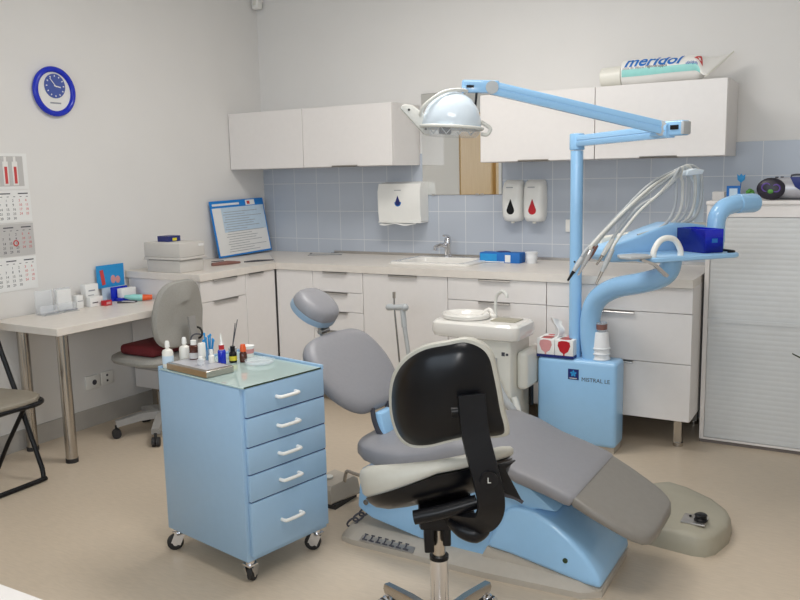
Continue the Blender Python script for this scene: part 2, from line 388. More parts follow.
# mirror
t = thing('wall_mirror', 'frameless mirror on the tiles between the two pairs of wall cabinets, reflecting a beech door', 'mirror', (1.65,0,1.32))
MB().box((1.362,-.0135,1.312), (1.932,-.0095,1.97)).build('mirror_glass', 'mirror', t)
MB().box((1.360,-.0095,1.310), (1.934,-.0075,1.972)).build('backing', 'gap', t)
for x in (1.44, 1.76, 1.795): MB().box((x-.01,-.0155,1.306), (x+.01,-.0075,1.318)).build('clip', 'alu', t)

def drop_poly(w, h, n=14):
    pts = [(0, h*0.62)]
    for k in range(n+1):
        a = math.radians(20) - k/n*math.radians(220)
        pts.append((w/2*math.cos(a), w/2*math.sin(a)-h*0.12))
    return pts
FRONT = lambda x, y, z: frame((1,0,0), (0,0,1), (0,-1,0), (x, y, z))   # local xy -> world xz, facing -y
# paper towel dispenser
t = thing('towel_dispenser', 'white paper towel dispenser with a blue drop, left of the mirror', 'dispenser', (1.24,-.06,1.14))
b = MB(); pr_ = [(-.115,.0),(-.125,.06),(-.128,.2),(-.11,.25),(-.0085,.262),(-.0085,0)]
b.rings([[(x, y, 1.14+z) for y, z in pr_] for x in (1.075, 1.4)]); b.build('cover', 'white', t)
MB().box((1.076,-.13,1.13),(1.399,-.0085,1.1395),.003).build('bottom_tray', 'white', t)
MB().prism(drop_poly(.05,.09), .002, FRONT(1.23,-.1245,1.275)).build('drop_emblem', 'inkblue', t, label='dark blue drop emblem')
MB().prism(drop_poly(.036,.065), .0015, FRONT(1.23,-.127,1.272)).build('drop_centre', 'navy', t)
MB().box((1.205,-.127,1.345),(1.255,-.122,1.349)).build('maker_mark', 'inkgrey', t)
MB().grid(lambda u,v: (1.09+.28*u, -.085-.055*v, 1.13-.012*v*v-.006*math.sin(u*11)*v), 24, 6).build('paper_towel', 'paper', t)
def soap(x0, x1, m_, label, cname):
    t = thing('soap_dispenser', label, 'dispenser', (x0+.065,-.05,1.14), 0, 'soap dispensers on the tiles')
    b = MB(); rs = []
    for z, i, dp in ((1.143,.022,.075),(1.15,.012,.088),(1.18,.003,.1),(1.26,0,.1),(1.35,.002,.092),(1.385,.006,.075),(1.4,.018,.05)):
        rs.append([(x0+i,-.0085,z),(x0+i,-dp*.8,z),(x0+i+.014,-dp*.95,z),(x0+i+.03,-dp,z),(x1-i-.03,-dp,z),(x1-i-.014,-dp*.95,z),(x1-i,-dp*.8,z),(x1-i,-.0085,z)])
    b.rings(rs); b.build('body', 'white', t, sharp=50)
    xc = (x0+x1)/2
    MB().prism(drop_poly(.05,.095), .003, FRONT(xc,-.0995,1.225)).build('window_drop', m_, t, label=cname+' drop-shaped window')
    MB().box((xc-.03,-.099,1.354),(xc+.012,-.088,1.358)).build('maker_mark', 'inkgrey', t)
    MB().cyl((xc,-.06,1.132),(xc,-.06,1.144),.012).build('nozzle', 'cream', t)
soap(1.963, 2.09, 'black', 'white soap dispenser with a black drop, next to the mirror', 'black')
soap(2.105, 2.235, 'crimson', 'white soap dispenser with a red drop, right of the black-drop one', 'red')
# sockets
def socket(lo, hi, nrm, label, marks):
    t = thing('wall_socket', label, 'socket', lo)
    MB().box(lo, hi, .003).build('plate', 'white', t)
    for c, r in marks: MB().cyl(c, Vector(c)+Vector(nrm)*.003, r, seg=20).build('hole', 'ink', t)
    return t
socket((2.355,-.018,1.08),(2.43,-.0075,1.155),(0,-1,0),'white light switch plate on the tiles just behind the blue lamp post',[])
socket((0.0005,-1.745,.225),(0.012,-1.645,.305),(1,0,0),'white wall socket with a dark plug hole under the desk, nearer the steel table leg',[((.011,-1.685,.262),.016)])
socket((0.0005,-1.635,.228),(0.012,-1.545,.308),(1,0,0),'white double data socket under the desk, nearer the office chair',[((.011,-1.59,.285),.007),((.011,-1.59,.252),.007)])
# items on the worktop
t = thing('glove_box', 'blue glove carton on the worktop right of the sink', 'box', (2.0,-.2,.9))
MB().box((1.885,-.255,.9002),(2.15,-.16,.962),.002).build('carton', 'inkblue', t)
MB().box((1.89,-.2565,.91),(2.0,-.255,.955)).box((1.98,-.23,.9621),(2.07,-.18,.9627)).build('label_print', 'skyblue', t)
MB().box((2.055,-.257,.905),(2.09,-.255,.95)).box((1.895,-.2567,.903),(2.05,-.255,.909)).build('white_print', 'paper', t)
MB().ell((2.025,-.205,.963),(.05,.022,.008)).build('glove_tuft', 'navy', t)
t = thing('plastic_tub', 'small stack of white plastic tubs beside the blue glove carton', 'tub', (2.205,-.2,.9))
MB().lathe([(.03,0),(.036,.03),(.037,.033),(.037,.037)], (2.205,-.2,.9002)).build('tub', 'cupw', t)
MB().lathe([(.034,.037),(.037,.06),(.04,.062),(.04,.068)], (2.205,-.2,.9002)).build('upper_tub', 'cupw', t)

t = thing('notice_frame', 'blue-framed printed notice leaning on the left wall in the corner', 'notice', (.1,-.34,.9))
Mx = frame(Vector((0,1,0.02)).normalized(), Vector((-.17,-.01,1)).normalized(), Vector((1,0,.17)).normalized(), (.085,-.63,.903))
def nt_(lo, hi, nm, k, lab=None):
    return MB().box(lo, hi, Mx=Mx).build(nm, k, t, label=lab)
nt_((0,0,0),(.57,.395,.006),'backing','frameblue'); nt_((.012,.012,.006),(.558,.345,.0075),'sheet','paper'); nt_((.1,.17,.0075),(.558,.345,.008),'tinted_panel','pshade')
b = MB(); 
for k in range(17): b.box((.11+.01*(k%3),.03+k*.0175,.008),(.44+.04*((k*7)%3)-.1*((k*5)%2),.033+k*.0175,.0086),Mx=Mx)
b.build('print_lines','inkgrey',t)
b = MB().box((.02,.36,.006),(.30,.375,.0068),Mx=Mx); b.build('heading_line','paper',t)
MB().box((.37,.35,.006),(.47,.388,.007),Mx=Mx).build('badge','paper',t); MB().box((.385,.357,.007),(.415,.38,.0075),Mx=Mx).build('badge_mark','inkred',t)
t = thing('flatbed_scanner', 'boxy warm-grey two-tier scanner on the left end of the worktop', 'scanner', (.32,-1.28,.9))
MB().box((.185,-1.375,.9002),(.46,-1.18,.972),.004).build('base', 'printer', t)
MB().box((.172,-1.385,.976),(.475,-1.165,.99),.003).build('rim','printer',t); MB().box((.172,-1.38,.99),(.468,-1.17,1.078),.006).build('lid','printer',t)
MB().box((.4685,-1.225,1.05),(.47,-1.18,1.064)).build('badge','paper',t)
MB().box((.2,-1.37,.972),(.44,-1.19,.976)).build('seam','gap',t)
t = thing('small_carton', 'small navy and yellow carton lying on the grey scanner', 'box', (.27,-1.27,1.078))
MB().box((.23,-1.32,1.0783),(.32,-1.22,1.112)).build('carton','navy',t); MB().box((.32,-1.285,1.083),(.3206,-1.25,1.1)).build('label_patch','yellow',t)
t = thing('pen_case', 'brown pen case lying on the left worktop in front of the scanner', 'case', (.42,-.95,.9))
MB().tube([(.36,-1.0,.908),(.4,-.9,.91),(.42,-.8,.907)],[.012,.016,.006],10).build('case','brownsh',t)
MB().tube([(.34,-.98,.925),(.37,-.9,.925)],.003,6,1).build('clip','ink',t)
tag(MB().tube([(.42,-.76,.905),(.47,-.68,.906),(.52,-.58,.904)],[.004,.007,.003],10).build('pen','ink',loc=(.45,-.7,.9)),'dark pen lying on the left worktop under the blue notice','pen')
b = MB(); Mx=Matrix.Translation((.56,-.25,.9002))@Matrix.Rotation(.5,4,'Z')
b.box((0,0,0),(.24,.17,.002),Mx=Mx); t = tag(b.build('plastic_sleeve','pgrey',loc=(.6,-.25,.9)),'clear plastic document sleeve lying in the corner of the worktop','sleeve')
b=MB(); b.box((0,0,.002),(.24,.012,.004),Mx=Mx); b.box((0,.1,.002),(.012,.17,.004),Mx=Mx); b.box((.15,.158,.002),(.24,.17,.004),Mx=Mx); b.build('dark_edge','ink',t)

# ------------------------------------------------------------------ shutter cabinet and what stands on it
t = thing('shutter_cabinet', 'tall pale grey cabinet with horizontal roller shutters at the right', 'cabinet', (3.7,-.2,0))
sx, ex = 3.25, 4.25
MB().box((sx,-.42,.02),(ex,-.016,1.262)).box((sx,-.45,.02),(sx+.022,-.42,1.262)).box((ex-.022,-.45,.02),(ex,-.42,1.262)).box((sx+.022,-.45,.02),(ex-.022,-.42,.03)).build('body','lam',t)
MB().box((sx-.004,-.455,1.262),(ex+.004,-.012,1.28),.002).build('top_panel','lam',t)
MB().box((sx+.022,-.447,1.2),(ex-.022,-.42,1.262)).build('header','lam',t)
def shutter(z0,z1,n):
    b=MB(); pf=[]
    h=(z1-z0)/n
    for k in range(n):
        z=z0+k*h; pf+= [(-.4423,z),(-.4428,z+h*.1),(-.443,z+h*.5),(-.4428,z+h*.9),(-.4423,z+h)]
    b.rings([[(x,y,z) for y,z in pf] for x in (sx+.023,ex-.023)],False,False,closed=False)
    return b.build('roller_shutter','shutter',t,sharp=60)
shutter(.032,.655,24); shutter(.672,1.198,20)
MB().box((sx+.022,-.449,.655),(ex-.022,-.42,.672)).build('cross_rail','shutter',t)
MB().box((sx,-.44,0),(ex,-.03,.02)).build('plinth','gap',t)
# radio
t = thing('portable_stereo', 'silver portable stereo with round speakers on top of the shutter cabinet', 'stereo', (3.7,-.25,1.28))
b=MB(); rs=[]
for x,sy,sz in ((3.52,.07,.04),(3.535,.085,.052),(3.6,.09,.056),(3.8,.09,.056),(3.95,.085,.052)):
    rs.append([(x,-.25+sy*math.cos(2*PI*k/20),1.337+sz*math.sin(2*PI*k/20)) for k in range(20)])
b.rings(rs); b.build('case','silver',t)
for xc in (3.535,3.9):
    f=Mx=frame((1,0,0),(0,0,1),(0,-1,0),(xc,-.335,1.337))
    b=MB(); b.ell((0,0,0),(.068,.056,.022),Mx=Mx); sp=b.build('speaker','radioblk',t)
    MB().torus((xc-.02,-.352,1.345),.02,.004,(0,1,0),20,8).torus((xc+.025,-.352,1.34),.018,.004,(0,1,0),20,8).build('cone_ring','purple',sp)
    MB().ell((0,0,0),(.014,.012,.006),Mx=frame((1,0,0),(0,0,1),(0,-1,0),(xc,-.354,1.325))).build('emblem','green',sp)
MB().prism([(-.07,.05),(.07,.05),(.045,.0),(0,-.03),(-.045,0)],.012,FRONT(3.69,-.333,1.345),.003).build('display_panel','navy',t)
MB().ell((3.69,-.346,1.345),(.022,.003,.01)).build('badge','silver',t)
MB().tube([(3.62,-.25,1.389),(3.62,-.25,1.402),(3.64,-.25,1.405),(3.9,-.25,1.405),(3.92,-.25,1.4),(3.92,-.25,1.389)],.005,8,1).build('carry_handle','ink',t)
for x in (3.545,3.57): MB().box((x,-.26,1.388),(x+.014,-.24,1.397)).build('button','ink',t)
t = thing('photo_frame','small blue picture frame with a blue tulip on the shutter cabinet','frame',(3.335,-.2,1.28))
MB().box((3.307,-.215,1.2802),(3.375,-.205,1.352)).build('frame','inkblue',t); MB().box((3.321,-.2165,1.294),(3.361,-.215,1.338)).build('picture','pshade',t)
MB().tube([(3.367,-.2,1.3),(3.373,-.2,1.345),(3.375,-.2,1.37)],.0025,6).build('tulip_stem','inkblue',t)
MB().prism([(-.02,.03),(-.018,0),(0,-.016),(.018,0),(.02,.03),(.01,.02),(0,.032),(-.01,.02)],.012,FRONT(3.375,-.194,1.383),.002).build('tulip_flower','skyblue',t)
t = thing('leafy_ornament','small green ornament beside the stereo on the shutter cabinet','ornament',(3.425,-.22,1.28))
MB().lathe([(.016,0),(.02,.02),(.018,.024)],(3.425,-.22,1.2802)).build('pot','darkgreen',t)
b=MB()
for k in range(7):
    a=k*0.9; b.ell((3.425+.012*math.cos(a),-.22+.012*math.sin(a),1.312+.006*(k%3)),(.011,.011,.013),10,6)
b.build('leaves','green',t)
tag(MB().box((3.262,-.38,1.2802),(3.32,-.3,1.325),.003).build('carton','pgrey',loc=(3.29,-.34,1.28)),'small beige carton at the left front corner of the shutter cabinet top','box')

# giant toothpaste tube on the wall cabinet
t = thing('inflatable_tube','giant white and mint toothpaste tube lying on the right wall cabinets','display tube',(2.95,-.2,1.9))
def tube_pt(u,th,ex=0.0):
    x=2.745+u*.50; w_=min(1,max(0,(u-.76)/.24)); w_=w_*w_*(3-2*w_)
    hy=.068+ex; hz=.07+.004*math.sin(u*8)+ex
    A_=Vector((0,hy,0)).lerp(Vector((.048,.088,.062)),w_); B_=Vector((0,0,hz)).lerp(Vector((-.003,-.004,.006)),w_)
    c_=Vector((x,-.2,1.9008+.0745+.012*w_))
    return c_+A_*math.cos(th)+B_*math.sin(th)
b=MB(); b.rings([[tube_pt(k/22,2*PI*i_/40) for i_ in range(40)] for k in range(23)]); b.build('tube_body','tube',t,sharp=70)
e0=tube_pt(1,0); e1=tube_pt(1,PI)
b=MB(); b.tube([e0,e1],1,n=1,sect=[(-.004,-.016),(.004,-.016),(.004,.016),(-.004,.016)],up=(0,1,.3)); b.build('crimped_end','cream',t)
MB().lathe([(.05,0),(.055,.004),(.058,.115),(.05,.119)],(2.622,-.2,1.9595),(1,0,.02)).build('cap','cream',t)
def tube_surf(u,v): return tube_pt(u,PI-v,.0012)
MB().grid(lambda a,c: tube_surf(.01+.88*a, -.35+.55*c+.10*a), 40, 10).build('mint_band','mint',t)
def wrap_text(body,size,u0,v0,k,nm,shear=0.0,bold=0):
    bb=MB(); bb.text(body,size,Matrix.Identity(4),.0003,bold=bold)
    bmesh.ops.triangulate(bb.bm,faces=bb.bm.faces)
    for _ in range(3):
        le=[e_ for e_ in bb.bm.edges if e_.calc_length()>.009]
        if le: bmesh.ops.subdivide_edges(bb.bm,edges=le,cuts=1); bmesh.ops.triangulate(bb.bm,faces=bb.bm.faces)
    for vtx in bb.bm.verts:
        p=vtx.co; vtx.co=tube_pt(u0+(p.x+shear*p.y)/.50, PI-(v0+p.y/.07), .0022+p.z)
    return bb.build(nm,k,t)
wrap_text('meridol',.094,.03,.40,'inkblue','brand_lettering',.35,.002)
wrap_text('regenerująca',.022,.26,.22,'ink','subtitle_lettering'); wrap_text('pasta do zębów',.018,.02,.2,'inkgrey','small_lettering'); wrap_text('dziąsła',.026,.68,.26,'inkblue','side_lettering',.2)
b=MB(); 
def tri(a,c): return tube_surf(.765+.14*a , .74+ (.6*c)*(1-abs(2*a-1)))+Vector((0,-.0015,.001))
b.grid(tri,10,4); b.build('red_triangle','inkred',t)
b=MB(); b.grid(lambda a,c: tube_surf(.825+.02*a,.8+.22*c)+Vector((0,-.002,.001)),3,3); b.grid(lambda a,c: tube_surf(.81+.05*a,.87+.07*c)+Vector((0,-.002,.001)),3,3); b.build('white_cross','paper',t)

# ------------------------------------------------------------------ left wall: clock, calendar, detector
t = thing('wall_clock','round wall clock with a cobalt blue rim and small offset dial','clock',(0.0,-1.8,1.95))
yc,zc=-1.8,1.946; AX=(1,0,0)
MB().lathe([(.128,0),(.128,.012)],(0.0005,yc,zc),AX,48).build('backplate','white',t)
MB().torus((.016,yc,zc),.121,.0155,AX,48,14).build('rim','cobalt',t)
MB().lathe([(.066,0),(.066,.006)],(.0125,yc+.005,zc+.03),AX,40).build('dial','dial',t)
WALLX=lambda x,y,z: frame((0,1,0),(0,0,1),(1,0,0),(x,y,z))
b=MB()
for k in range(12):
    a=k*PI/6; b.box((-.003,.05,0),(.003,.059,.001),Mx=WALLX(.0186,yc+.005,zc+.03)@Matrix.Rotation(-a,4,'Z'))
b.build('hour_marks','paper',t)
MB().box((-.003,-.008,0),(.003,.035,.0015),Mx=WALLX(.02,yc+.005,zc+.03)@Matrix.Rotation(math.radians(-100),4,'Z')).build('hour_hand','paper',t)
MB().box((-.002,-.008,0),(.002,.052,.0015),Mx=WALLX(.0216,yc+.005,zc+.03)@Matrix.Rotation(math.radians(40),4,'Z')).build('minute_hand','paper',t)
MB().box((-.035,-.004,0),(.035,.004,.0008),Mx=WALLX(.0127,yc+.005,zc-.062)).build('dial_mark','inkgrey',t)

t = thing('wall_calendar','three-month wall calendar with a picture of tubes, hanging on the left wall above the desk','calendar',(0.0,-2.2,1.3))
cy0,cy1=-2.33,-2.0
def cal(lo,hi,nm,k): return MB().box(lo,hi).build(nm,k,t)
cal((.0005,cy0,1.415),(.004,cy1-.004,1.605),'picture_panel','paper')
cal((.004,cy0+.005,1.432),(.0048,cy1-.03,1.59),'picture_background','pgrey')
for y in (-2.30,-2.245,-2.19,-2.135,-2.08):
    MB().box((.0048,y-.016,1.436),(.008,y+.016,1.562),.003).box((.0048,y-.007,1.562),(.008,y+.007,1.588)).build('tube_picture','tube',t)
    MB().box((.008,y-.008,1.446),(.0086,y+.008,1.535)).build('red_print','inkred',t)
blocks=[(1.24,1.412,'paper',None),(1.062,1.232,'pgrey',(5,2)),(.875,1.054,'paper',None)]
for z0,z1,k,ring in blocks:
    cal((.0005,cy0,z0),(.004,cy1,z1),'month_sheet',k)
    b=MB(); rd=MB(); d_=1
    for row in range(5):
        for c in range(7):
            if row==0 and c<3: continue
            if row==4 and c>4: continue
            tgt = rd if c>4 else b
            tgt.text(str(d_), .019, WALLX(.0042, cy1-.02-.038*(6.4-c)*1.02, z1-.062-.0235*row), 0.0002); d_+=1
    b.text('MON   TUE', .012, WALLX(.0042, cy1-.21, z1-.022), .0002) if False else None
    b.box((.0042,cy1-.18,z1-.022),(.0045,cy1-.12,z1-.016)); b.box((.0042,cy1-.075,z1-.022),(.0045,cy1-.015,z1-.016))
    for c in range(7): b.box((.0042,cy1-.028-.038*c,z1-.037),(.0045,cy1-.016-.038*c,z1-.034))
    b.build('dates','ink',t); rd.build('weekend_dates','inkred',t)
MB().torus((.0045,-2.112,1.129),.014,.0032,(1,0,0),24,8).build('date_marker','inkred',t)
t = thing('alarm_sensor','small white motion detector high in the corner of the left and back walls','sensor',(.05,-.05,2.6))
MB().box((.012,-.075,2.655),(.072,-.012,2.8),.012,3).build('housing','white',t); MB().box((.03,-.0765,2.68),(.06,-.074,2.72),.001,1).build('lens','cream',t)
MB().box((.0005,-.05,2.69),(.0125,-.015,2.76)).build('bracket','white',t)

# ------------------------------------------------------------------ desk
DH=.735
t = thing('desk','cream desk against the left wall on brushed steel legs','desk',(.27,-1.85,0))
MB().box((.0155,-2.315,DH-.038),(.55,-1.392,DH),.002,1).build('desk_top','top',t)
for x,y in ((.07,-2.17),(.43,-2.2)):
    l=MB().cyl((x,y,.022),(x,y,DH-.039),.03,seg=28).build('leg','steel',t)
    MB().cyl((x,y,0),(x,y,.022),.032).build('foot','rubber',l)
    MB().cyl((x,y,DH-.05),(x,y,DH-.0385),.045).build('mounting_plate','alu',l)
# items on the desk
t=thing('blue_postcard','blue picture card standing on the desk against the left wall','card',(.03,-1.52,DH))
Mc=WALLX(.022,-1.62,DH+.002)
MB().box((0,.08,0),(.205,.215,.002),Mx=Mc).build('card','skyblue',t)
MB().box((.03,0,0),(.19,.08,.002),Mx=Mc).build('lower_flap','pshade',t)
MB().box((.05,.09,.002),(.075,.18,.004),Mx=Mc@Matrix.Rotation(.15,4,'Z')).build('red_print','inkred',t)
MB().ell((.12,.125,.002),(.018,.025,.002),Mx=Mc).ell((.155,.12,.002),(.018,.022,.002),Mx=Mc).build('pale_print','pink',t)
t=thing('card_holder','cobalt blue plastic holder in front of the blue picture card','holder',(.1,-1.48,DH))
b=MB(); b.box((.07,-1.545,DH+.0003),(.14,-1.40,DH+.02),.004); b.box((.06,-1.56,DH+.0003),(.075,-1.44,DH+.085),.004,Mx=None); b.box((.07,-1.425,DH+.0003),(.1,-1.40,DH+.05),.004); b.build('holder','cobalt',t)
MB().box((.085,-1.53,DH+.02),(.125,-1.42,DH+.075),.003).build('card_pad','paper',t)
t=thing('toothpaste_tube','pale toothpaste tube with an orange-red end lying at the back of the desk','tube',(.12,-1.42,DH+.02))
t_=t
b=MB(); b.tube([(.15,-1.535,DH+.03),(.19,-1.50,DH+.024),(.225,-1.465,DH+.02)],[.008,.02,.019],14); b.build('tube_body','mint',t_)
MB().tube([(.225,-1.465,DH+.02),(.265,-1.425,DH+.02)],[.019,.015],14,1).build('cap','orange',t_)
t=thing('stapler','dark desk stapler lying in front of the blue holder','stapler',(.2,-1.56,DH))
MB().tube([(.16,-1.6,DH+.006),(.2,-1.555,DH+.008),(.235,-1.515,DH+.006)],[.005,.008,.005],10).build('body','ink',t); MB().tube([(.165,-1.57,DH+.006),(.2,-1.585,DH+.013),(.24,-1.54,DH+.006)],.003,8).build('spring_arm','silver',t)
t=thing('red_box','small dark red box on the desk beside the white cartons','box',(.16,-1.68,DH))
MB().box((.14,-1.7,DH+.0003),(.175,-1.65,DH+.03),.002).build('box','crimson',t); MB().box((.1755,-1.69,DH+.008),(.176,-1.66,DH+.022)).build('label_patch','pink',t)
t=thing('white_carton','upright white carton with grey print on the desk','carton',(.07,-1.72,DH))
MB().box((.04,-1.755,DH+.0003),(.085,-1.665,DH+.125),.002).build('carton','paper',t); MB().box((.0852,-1.735,DH+.085),(.086,-1.69,DH+.092)).box((.0852,-1.74,DH+.06),(.086,-1.7,DH+.064)).build('print','inkgrey',t)
t=thing('white_carton','low white carton lying in front of the upright one on the desk','carton',(.11,-1.72,DH))
MB().box((.09,-1.765,DH+.0003),(.13,-1.675,DH+.055),.002).build('carton','paper',t); MB().box((.1302,-1.75,DH+.02),(.1308,-1.71,DH+.026)).build('print','ink',t)
t=thing('white_card_box','narrow white upright box leaning beside the white cartons','box',(.1,-1.83,DH))
MB().box((.07,-1.84,DH+.0003),(.11,-1.795,DH+.075),.002).build('box','paper',t); MB().box((.1102,-1.835,DH+.04),(.1106,-1.80,DH+.044)).build('print','inkgrey',t)
for k,(y,lab) in enumerate(((-2.03,'clear acrylic leaflet stand on the desk, nearest the calendar'),(-1.91,'clear acrylic leaflet stand with papers on the desk, nearest the white cartons'))):
    t=thing('leaflet_stand',lab,'leaflet stand',(.09,y,DH),0,'leaflet stands on the desk')
    Ms=Matrix.Translation((.08,y,DH+.0005))@Matrix.Rotation(-.15,4,'Z')
    MB().box((0,-.05,.001),(.085,.05,.004),Mx=Ms).box((.0,-.05,.004),(.004,.05,.13),Mx=Ms).box((.045,-.05,.004),(.048,.05,.05),Mx=Ms).build('stand','clearpl',t)
    if k: MB().box((.006,-.042,.006),(.02,.042,.12),Mx=Ms).build('leaflets','paper',t)
    MB().tube([(.165,y-.06,DH+.006),(.13,y-.02,DH+.008),(.16,y+.03,DH+.01),(.12,y+.05,DH+.008)],.0025,8).build('wire_foot','inkgrey',t)

# ------------------------------------------------------------------ office chair and cushion
oc=Vector((.49,-1.60,0))
t=thing('office_chair','grey office swivel chair tucked under the desk, facing the left wall','office chair',oc)
for k in range(5):
    a=math.radians(-127+72*k); dv=Vector((math.cos(a),math.sin(a),0)); e=oc+dv*.27
    MB().tube([oc+Vector((0,0,.115))+dv*.02, oc+Vector((0,0,.11))+dv*.14, e+Vector((0,0,.085))],[1,1,.85],n=1,sect=[(-.03,-.02),(.03,-.02),(.024,.02),(-.024,.02)],up=(0,0,1)).build('base_spoke','oplast',t)
    cs=MB(); side=Vector((-dv.y,dv.x,0))
    for s_ in (-1,1): cs.cyl(e+Vector((0,0,.026))+side*(.012*s_-.009),e+Vector((0,0,.026))+side*(.012*s_+.009),.026,seg=18)
    cs.cyl(e+Vector((0,0,.03)),e+Vector((0,0,.075)),.008); cs.build('caster','rubber',t)
MB().cyl(oc+Vector((0,0,.09)),oc+Vector((0,0,.24)),.03).cyl(oc+Vector((0,0,.24)),oc+Vector((0,0,.4)),.022).build('column','oplast',t)
MB().box((.38,-1.70,.385),(.60,-1.50,.42),.01).build('mechanism','oplast',t)
def cushion_rings(cx,cy,hx,hy,zs,p=3.2,n=40):
    rs=[]
    for k,z in zs:
        rs.append([(cx+hx*k*math.copysign(abs(math.cos(a))**(2/p),math.cos(a)),cy+hy*k*math.copysign(abs(math.sin(a))**(2/p),math.sin(a)),z) for a in [2*PI*i/n for i in range(n)]])
    return rs
MB().rings(cushion_rings(.44,-1.6,.215,.205,[(.86,.42),(.96,.428),(1,.445),(.98,.462),(.9,.472),(.5,.475)])).build('seat','ofabric',t)
# backrest: padded panel across y, slightly reclined
def pad_panel(cx,cy,cz,hw,hh,tx,lean,p=2.6,curve=.03,n=36,top=0.85):
    rs=[]
    for k,o_ in ((.80,-tx/2),(.95,-tx*.38),(1,-tx*.1),(1,tx*.1),(.95,tx*.38),(.8,tx/2),(.4,tx*.56)):
        r_=[]
        for i in range(n):
            a=2*PI*i/n; yy=math.copysign(abs(math.cos(a))**(2/p),math.cos(a)); zz=math.copysign(abs(math.sin(a))**(2/p),math.sin(a))
            w_=hw*(1-(1-top)*max(0,zz))
            r_.append((cx+o_+lean*zz*hh-curve*yy*yy,cy+w_*k*yy,cz+hh*k*zz))
        rs.append(r_)
    return rs
MB().rings(pad_panel(.675,-1.6,.71,.185,.19,.055,.08,p=3.4,top=.8)).build('backrest','ofabric',t)
MB().tube([(.6,-1.6,.40),(.72,-1.6,.41),(.76,-1.6,.5),(.745,-1.6,.7)],.018,n=8,sect=[(-1.4,-.35),(1.4,-.35),(1.4,.35),(-1.4,.35)]).build('back_bar','oplast',t)
MB().torus((.752,-1.56,.60),.03,.006,(0,1,0),20,8).build('adjust_knob','rubber',t)
tag(MB().box((.33,-1.76,.4752),(.60,-1.45,.535),.025,3).build('seat_cushion','red',loc=(.46,-1.6,.475)),'dark red cushion lying on the grey office chair','cushion')

# ------------------------------------------------------------------ folding chair at the left edge
t=thing('folding_chair','black-framed folding chair with a taupe seat, at the left edge beside the desk','folding chair',(.45,-2.62,0))
def fpoly(pts,z0,z1): return [[(x,y,z0) for x,y in pts],[(x,y,z1) for x,y in pts]]
seatp=[(.28,-2.50),(.50,-2.46),(.60,-2.475),(.655,-2.53),(.665,-2.6),(.665,-2.80),(.62,-2.87),(.5,-2.89),(.28,-2.87)]
MB().prism(seatp,.026,Matrix.Translation((0,0,.432)),.01,3).build('seat','fseat',t)
MB().tube([(.27,-2.49,.425),(.55,-2.46,.425),(.65,-2.52,.425),(.655,-2.66,.425),(.65,-2.83,.425),(.5,-2.89,.425),(.27,-2.87,.425)],.011,10).build('seat_frame','black',t)
for y in (-2.44,-2.92):
    MB().tube([(.19,y,.86),(.28,y,.62),(.36,y,.44),(.52,y,.05)],.012,10,1).build('front_leg','black',t)
    MB().tube([(.5,y+ (.025 if y<-2.6 else -.025),.42),(.3,y+(.025 if y<-2.6 else -.025),.16),(.2,y+(.025 if y<-2.6 else -.025),.014)],.011,10,1).build('rear_leg','black',t)
MB().tube([(.515,-2.44,.062),(.535,-2.45,.02),(.545,-2.48,.013),(.545,-2.88,.013),(.535,-2.91,.02),(.515,-2.92,.062)],.012,10,3).build('floor_bar','black',t)
MB().tube([(.2,-2.465,.014),(.2,-2.895,.014)],.011,10,1).build('rear_bar','black',t)
MB().box((.17,-2.92,.72),(.2,-2.44,.9),.01,2,Mx=None).build('backrest','fseat',t)

# ------------------------------------------------------------------ drawer trolley
TA=math.radians(79.3); TO=Vector((2.136,-2.8005,0)); TW,TD,TZ0,TZ1=.3916,.496,.09,.735
t=thing('drawer_trolley','pale blue five-drawer trolley on casters with a glass top','trolley',TO,TA)
b=local(t); b.box((0,.004,TZ0),(TW,TD,TZ1-.008),.004,2); b.build('body','bluetrol',t)
edges=[.727,.620,.513,.413,.312,.107]
for k in range(5):
    f=local(t).box((.014,-.014,edges[k+1]+.004),(TW-.006,.0035,edges[k]-.001),.003,2).build('drawer','bluetrol',t)
    zc_=(edges[k]+edges[k+1])/2+ (0.0 if k<4 else .0); xc=.195
    h_=local(t); h_.tube([(xc-.045,-.013,zc_),(xc-.045,-.03,zc_),(xc-.034,-.038,zc_),(xc+.034,-.038,zc_),(xc+.045,-.03,zc_),(xc+.045,-.013,zc_)],.0065,10,2); h_.build('handle','white',f)
local(t).box((.02,-.006,TZ0+.02),(TW-.004,.003,TZ1-.012)).build('drawer_gap','navy',t)
local(t).box((0,-.012,TZ1-.0078),(TW,TD,TZ1-.0065)).build('top_sheet','bluetrol',t)
gt=local(t).box((.002,-.01,TZ1-.006),(TW-.016,TD-.012,TZ1),.0015,1).build('glass_top','topglass',t)
local(t).box((.01,-.0115,TZ1-.0062),(TW-.016,-.0098,TZ1-.0005)).build('glass_edge','darkgreen',gt)
b=local(t); b.box((TW-.012,-.01,TZ1-.01),(TW,TD,TZ1+.008),.003,2); b.box((0,TD-.01,TZ1-.01),(TW,TD,TZ1+.008),.003,2); b.build('rim','bluetrol',t)
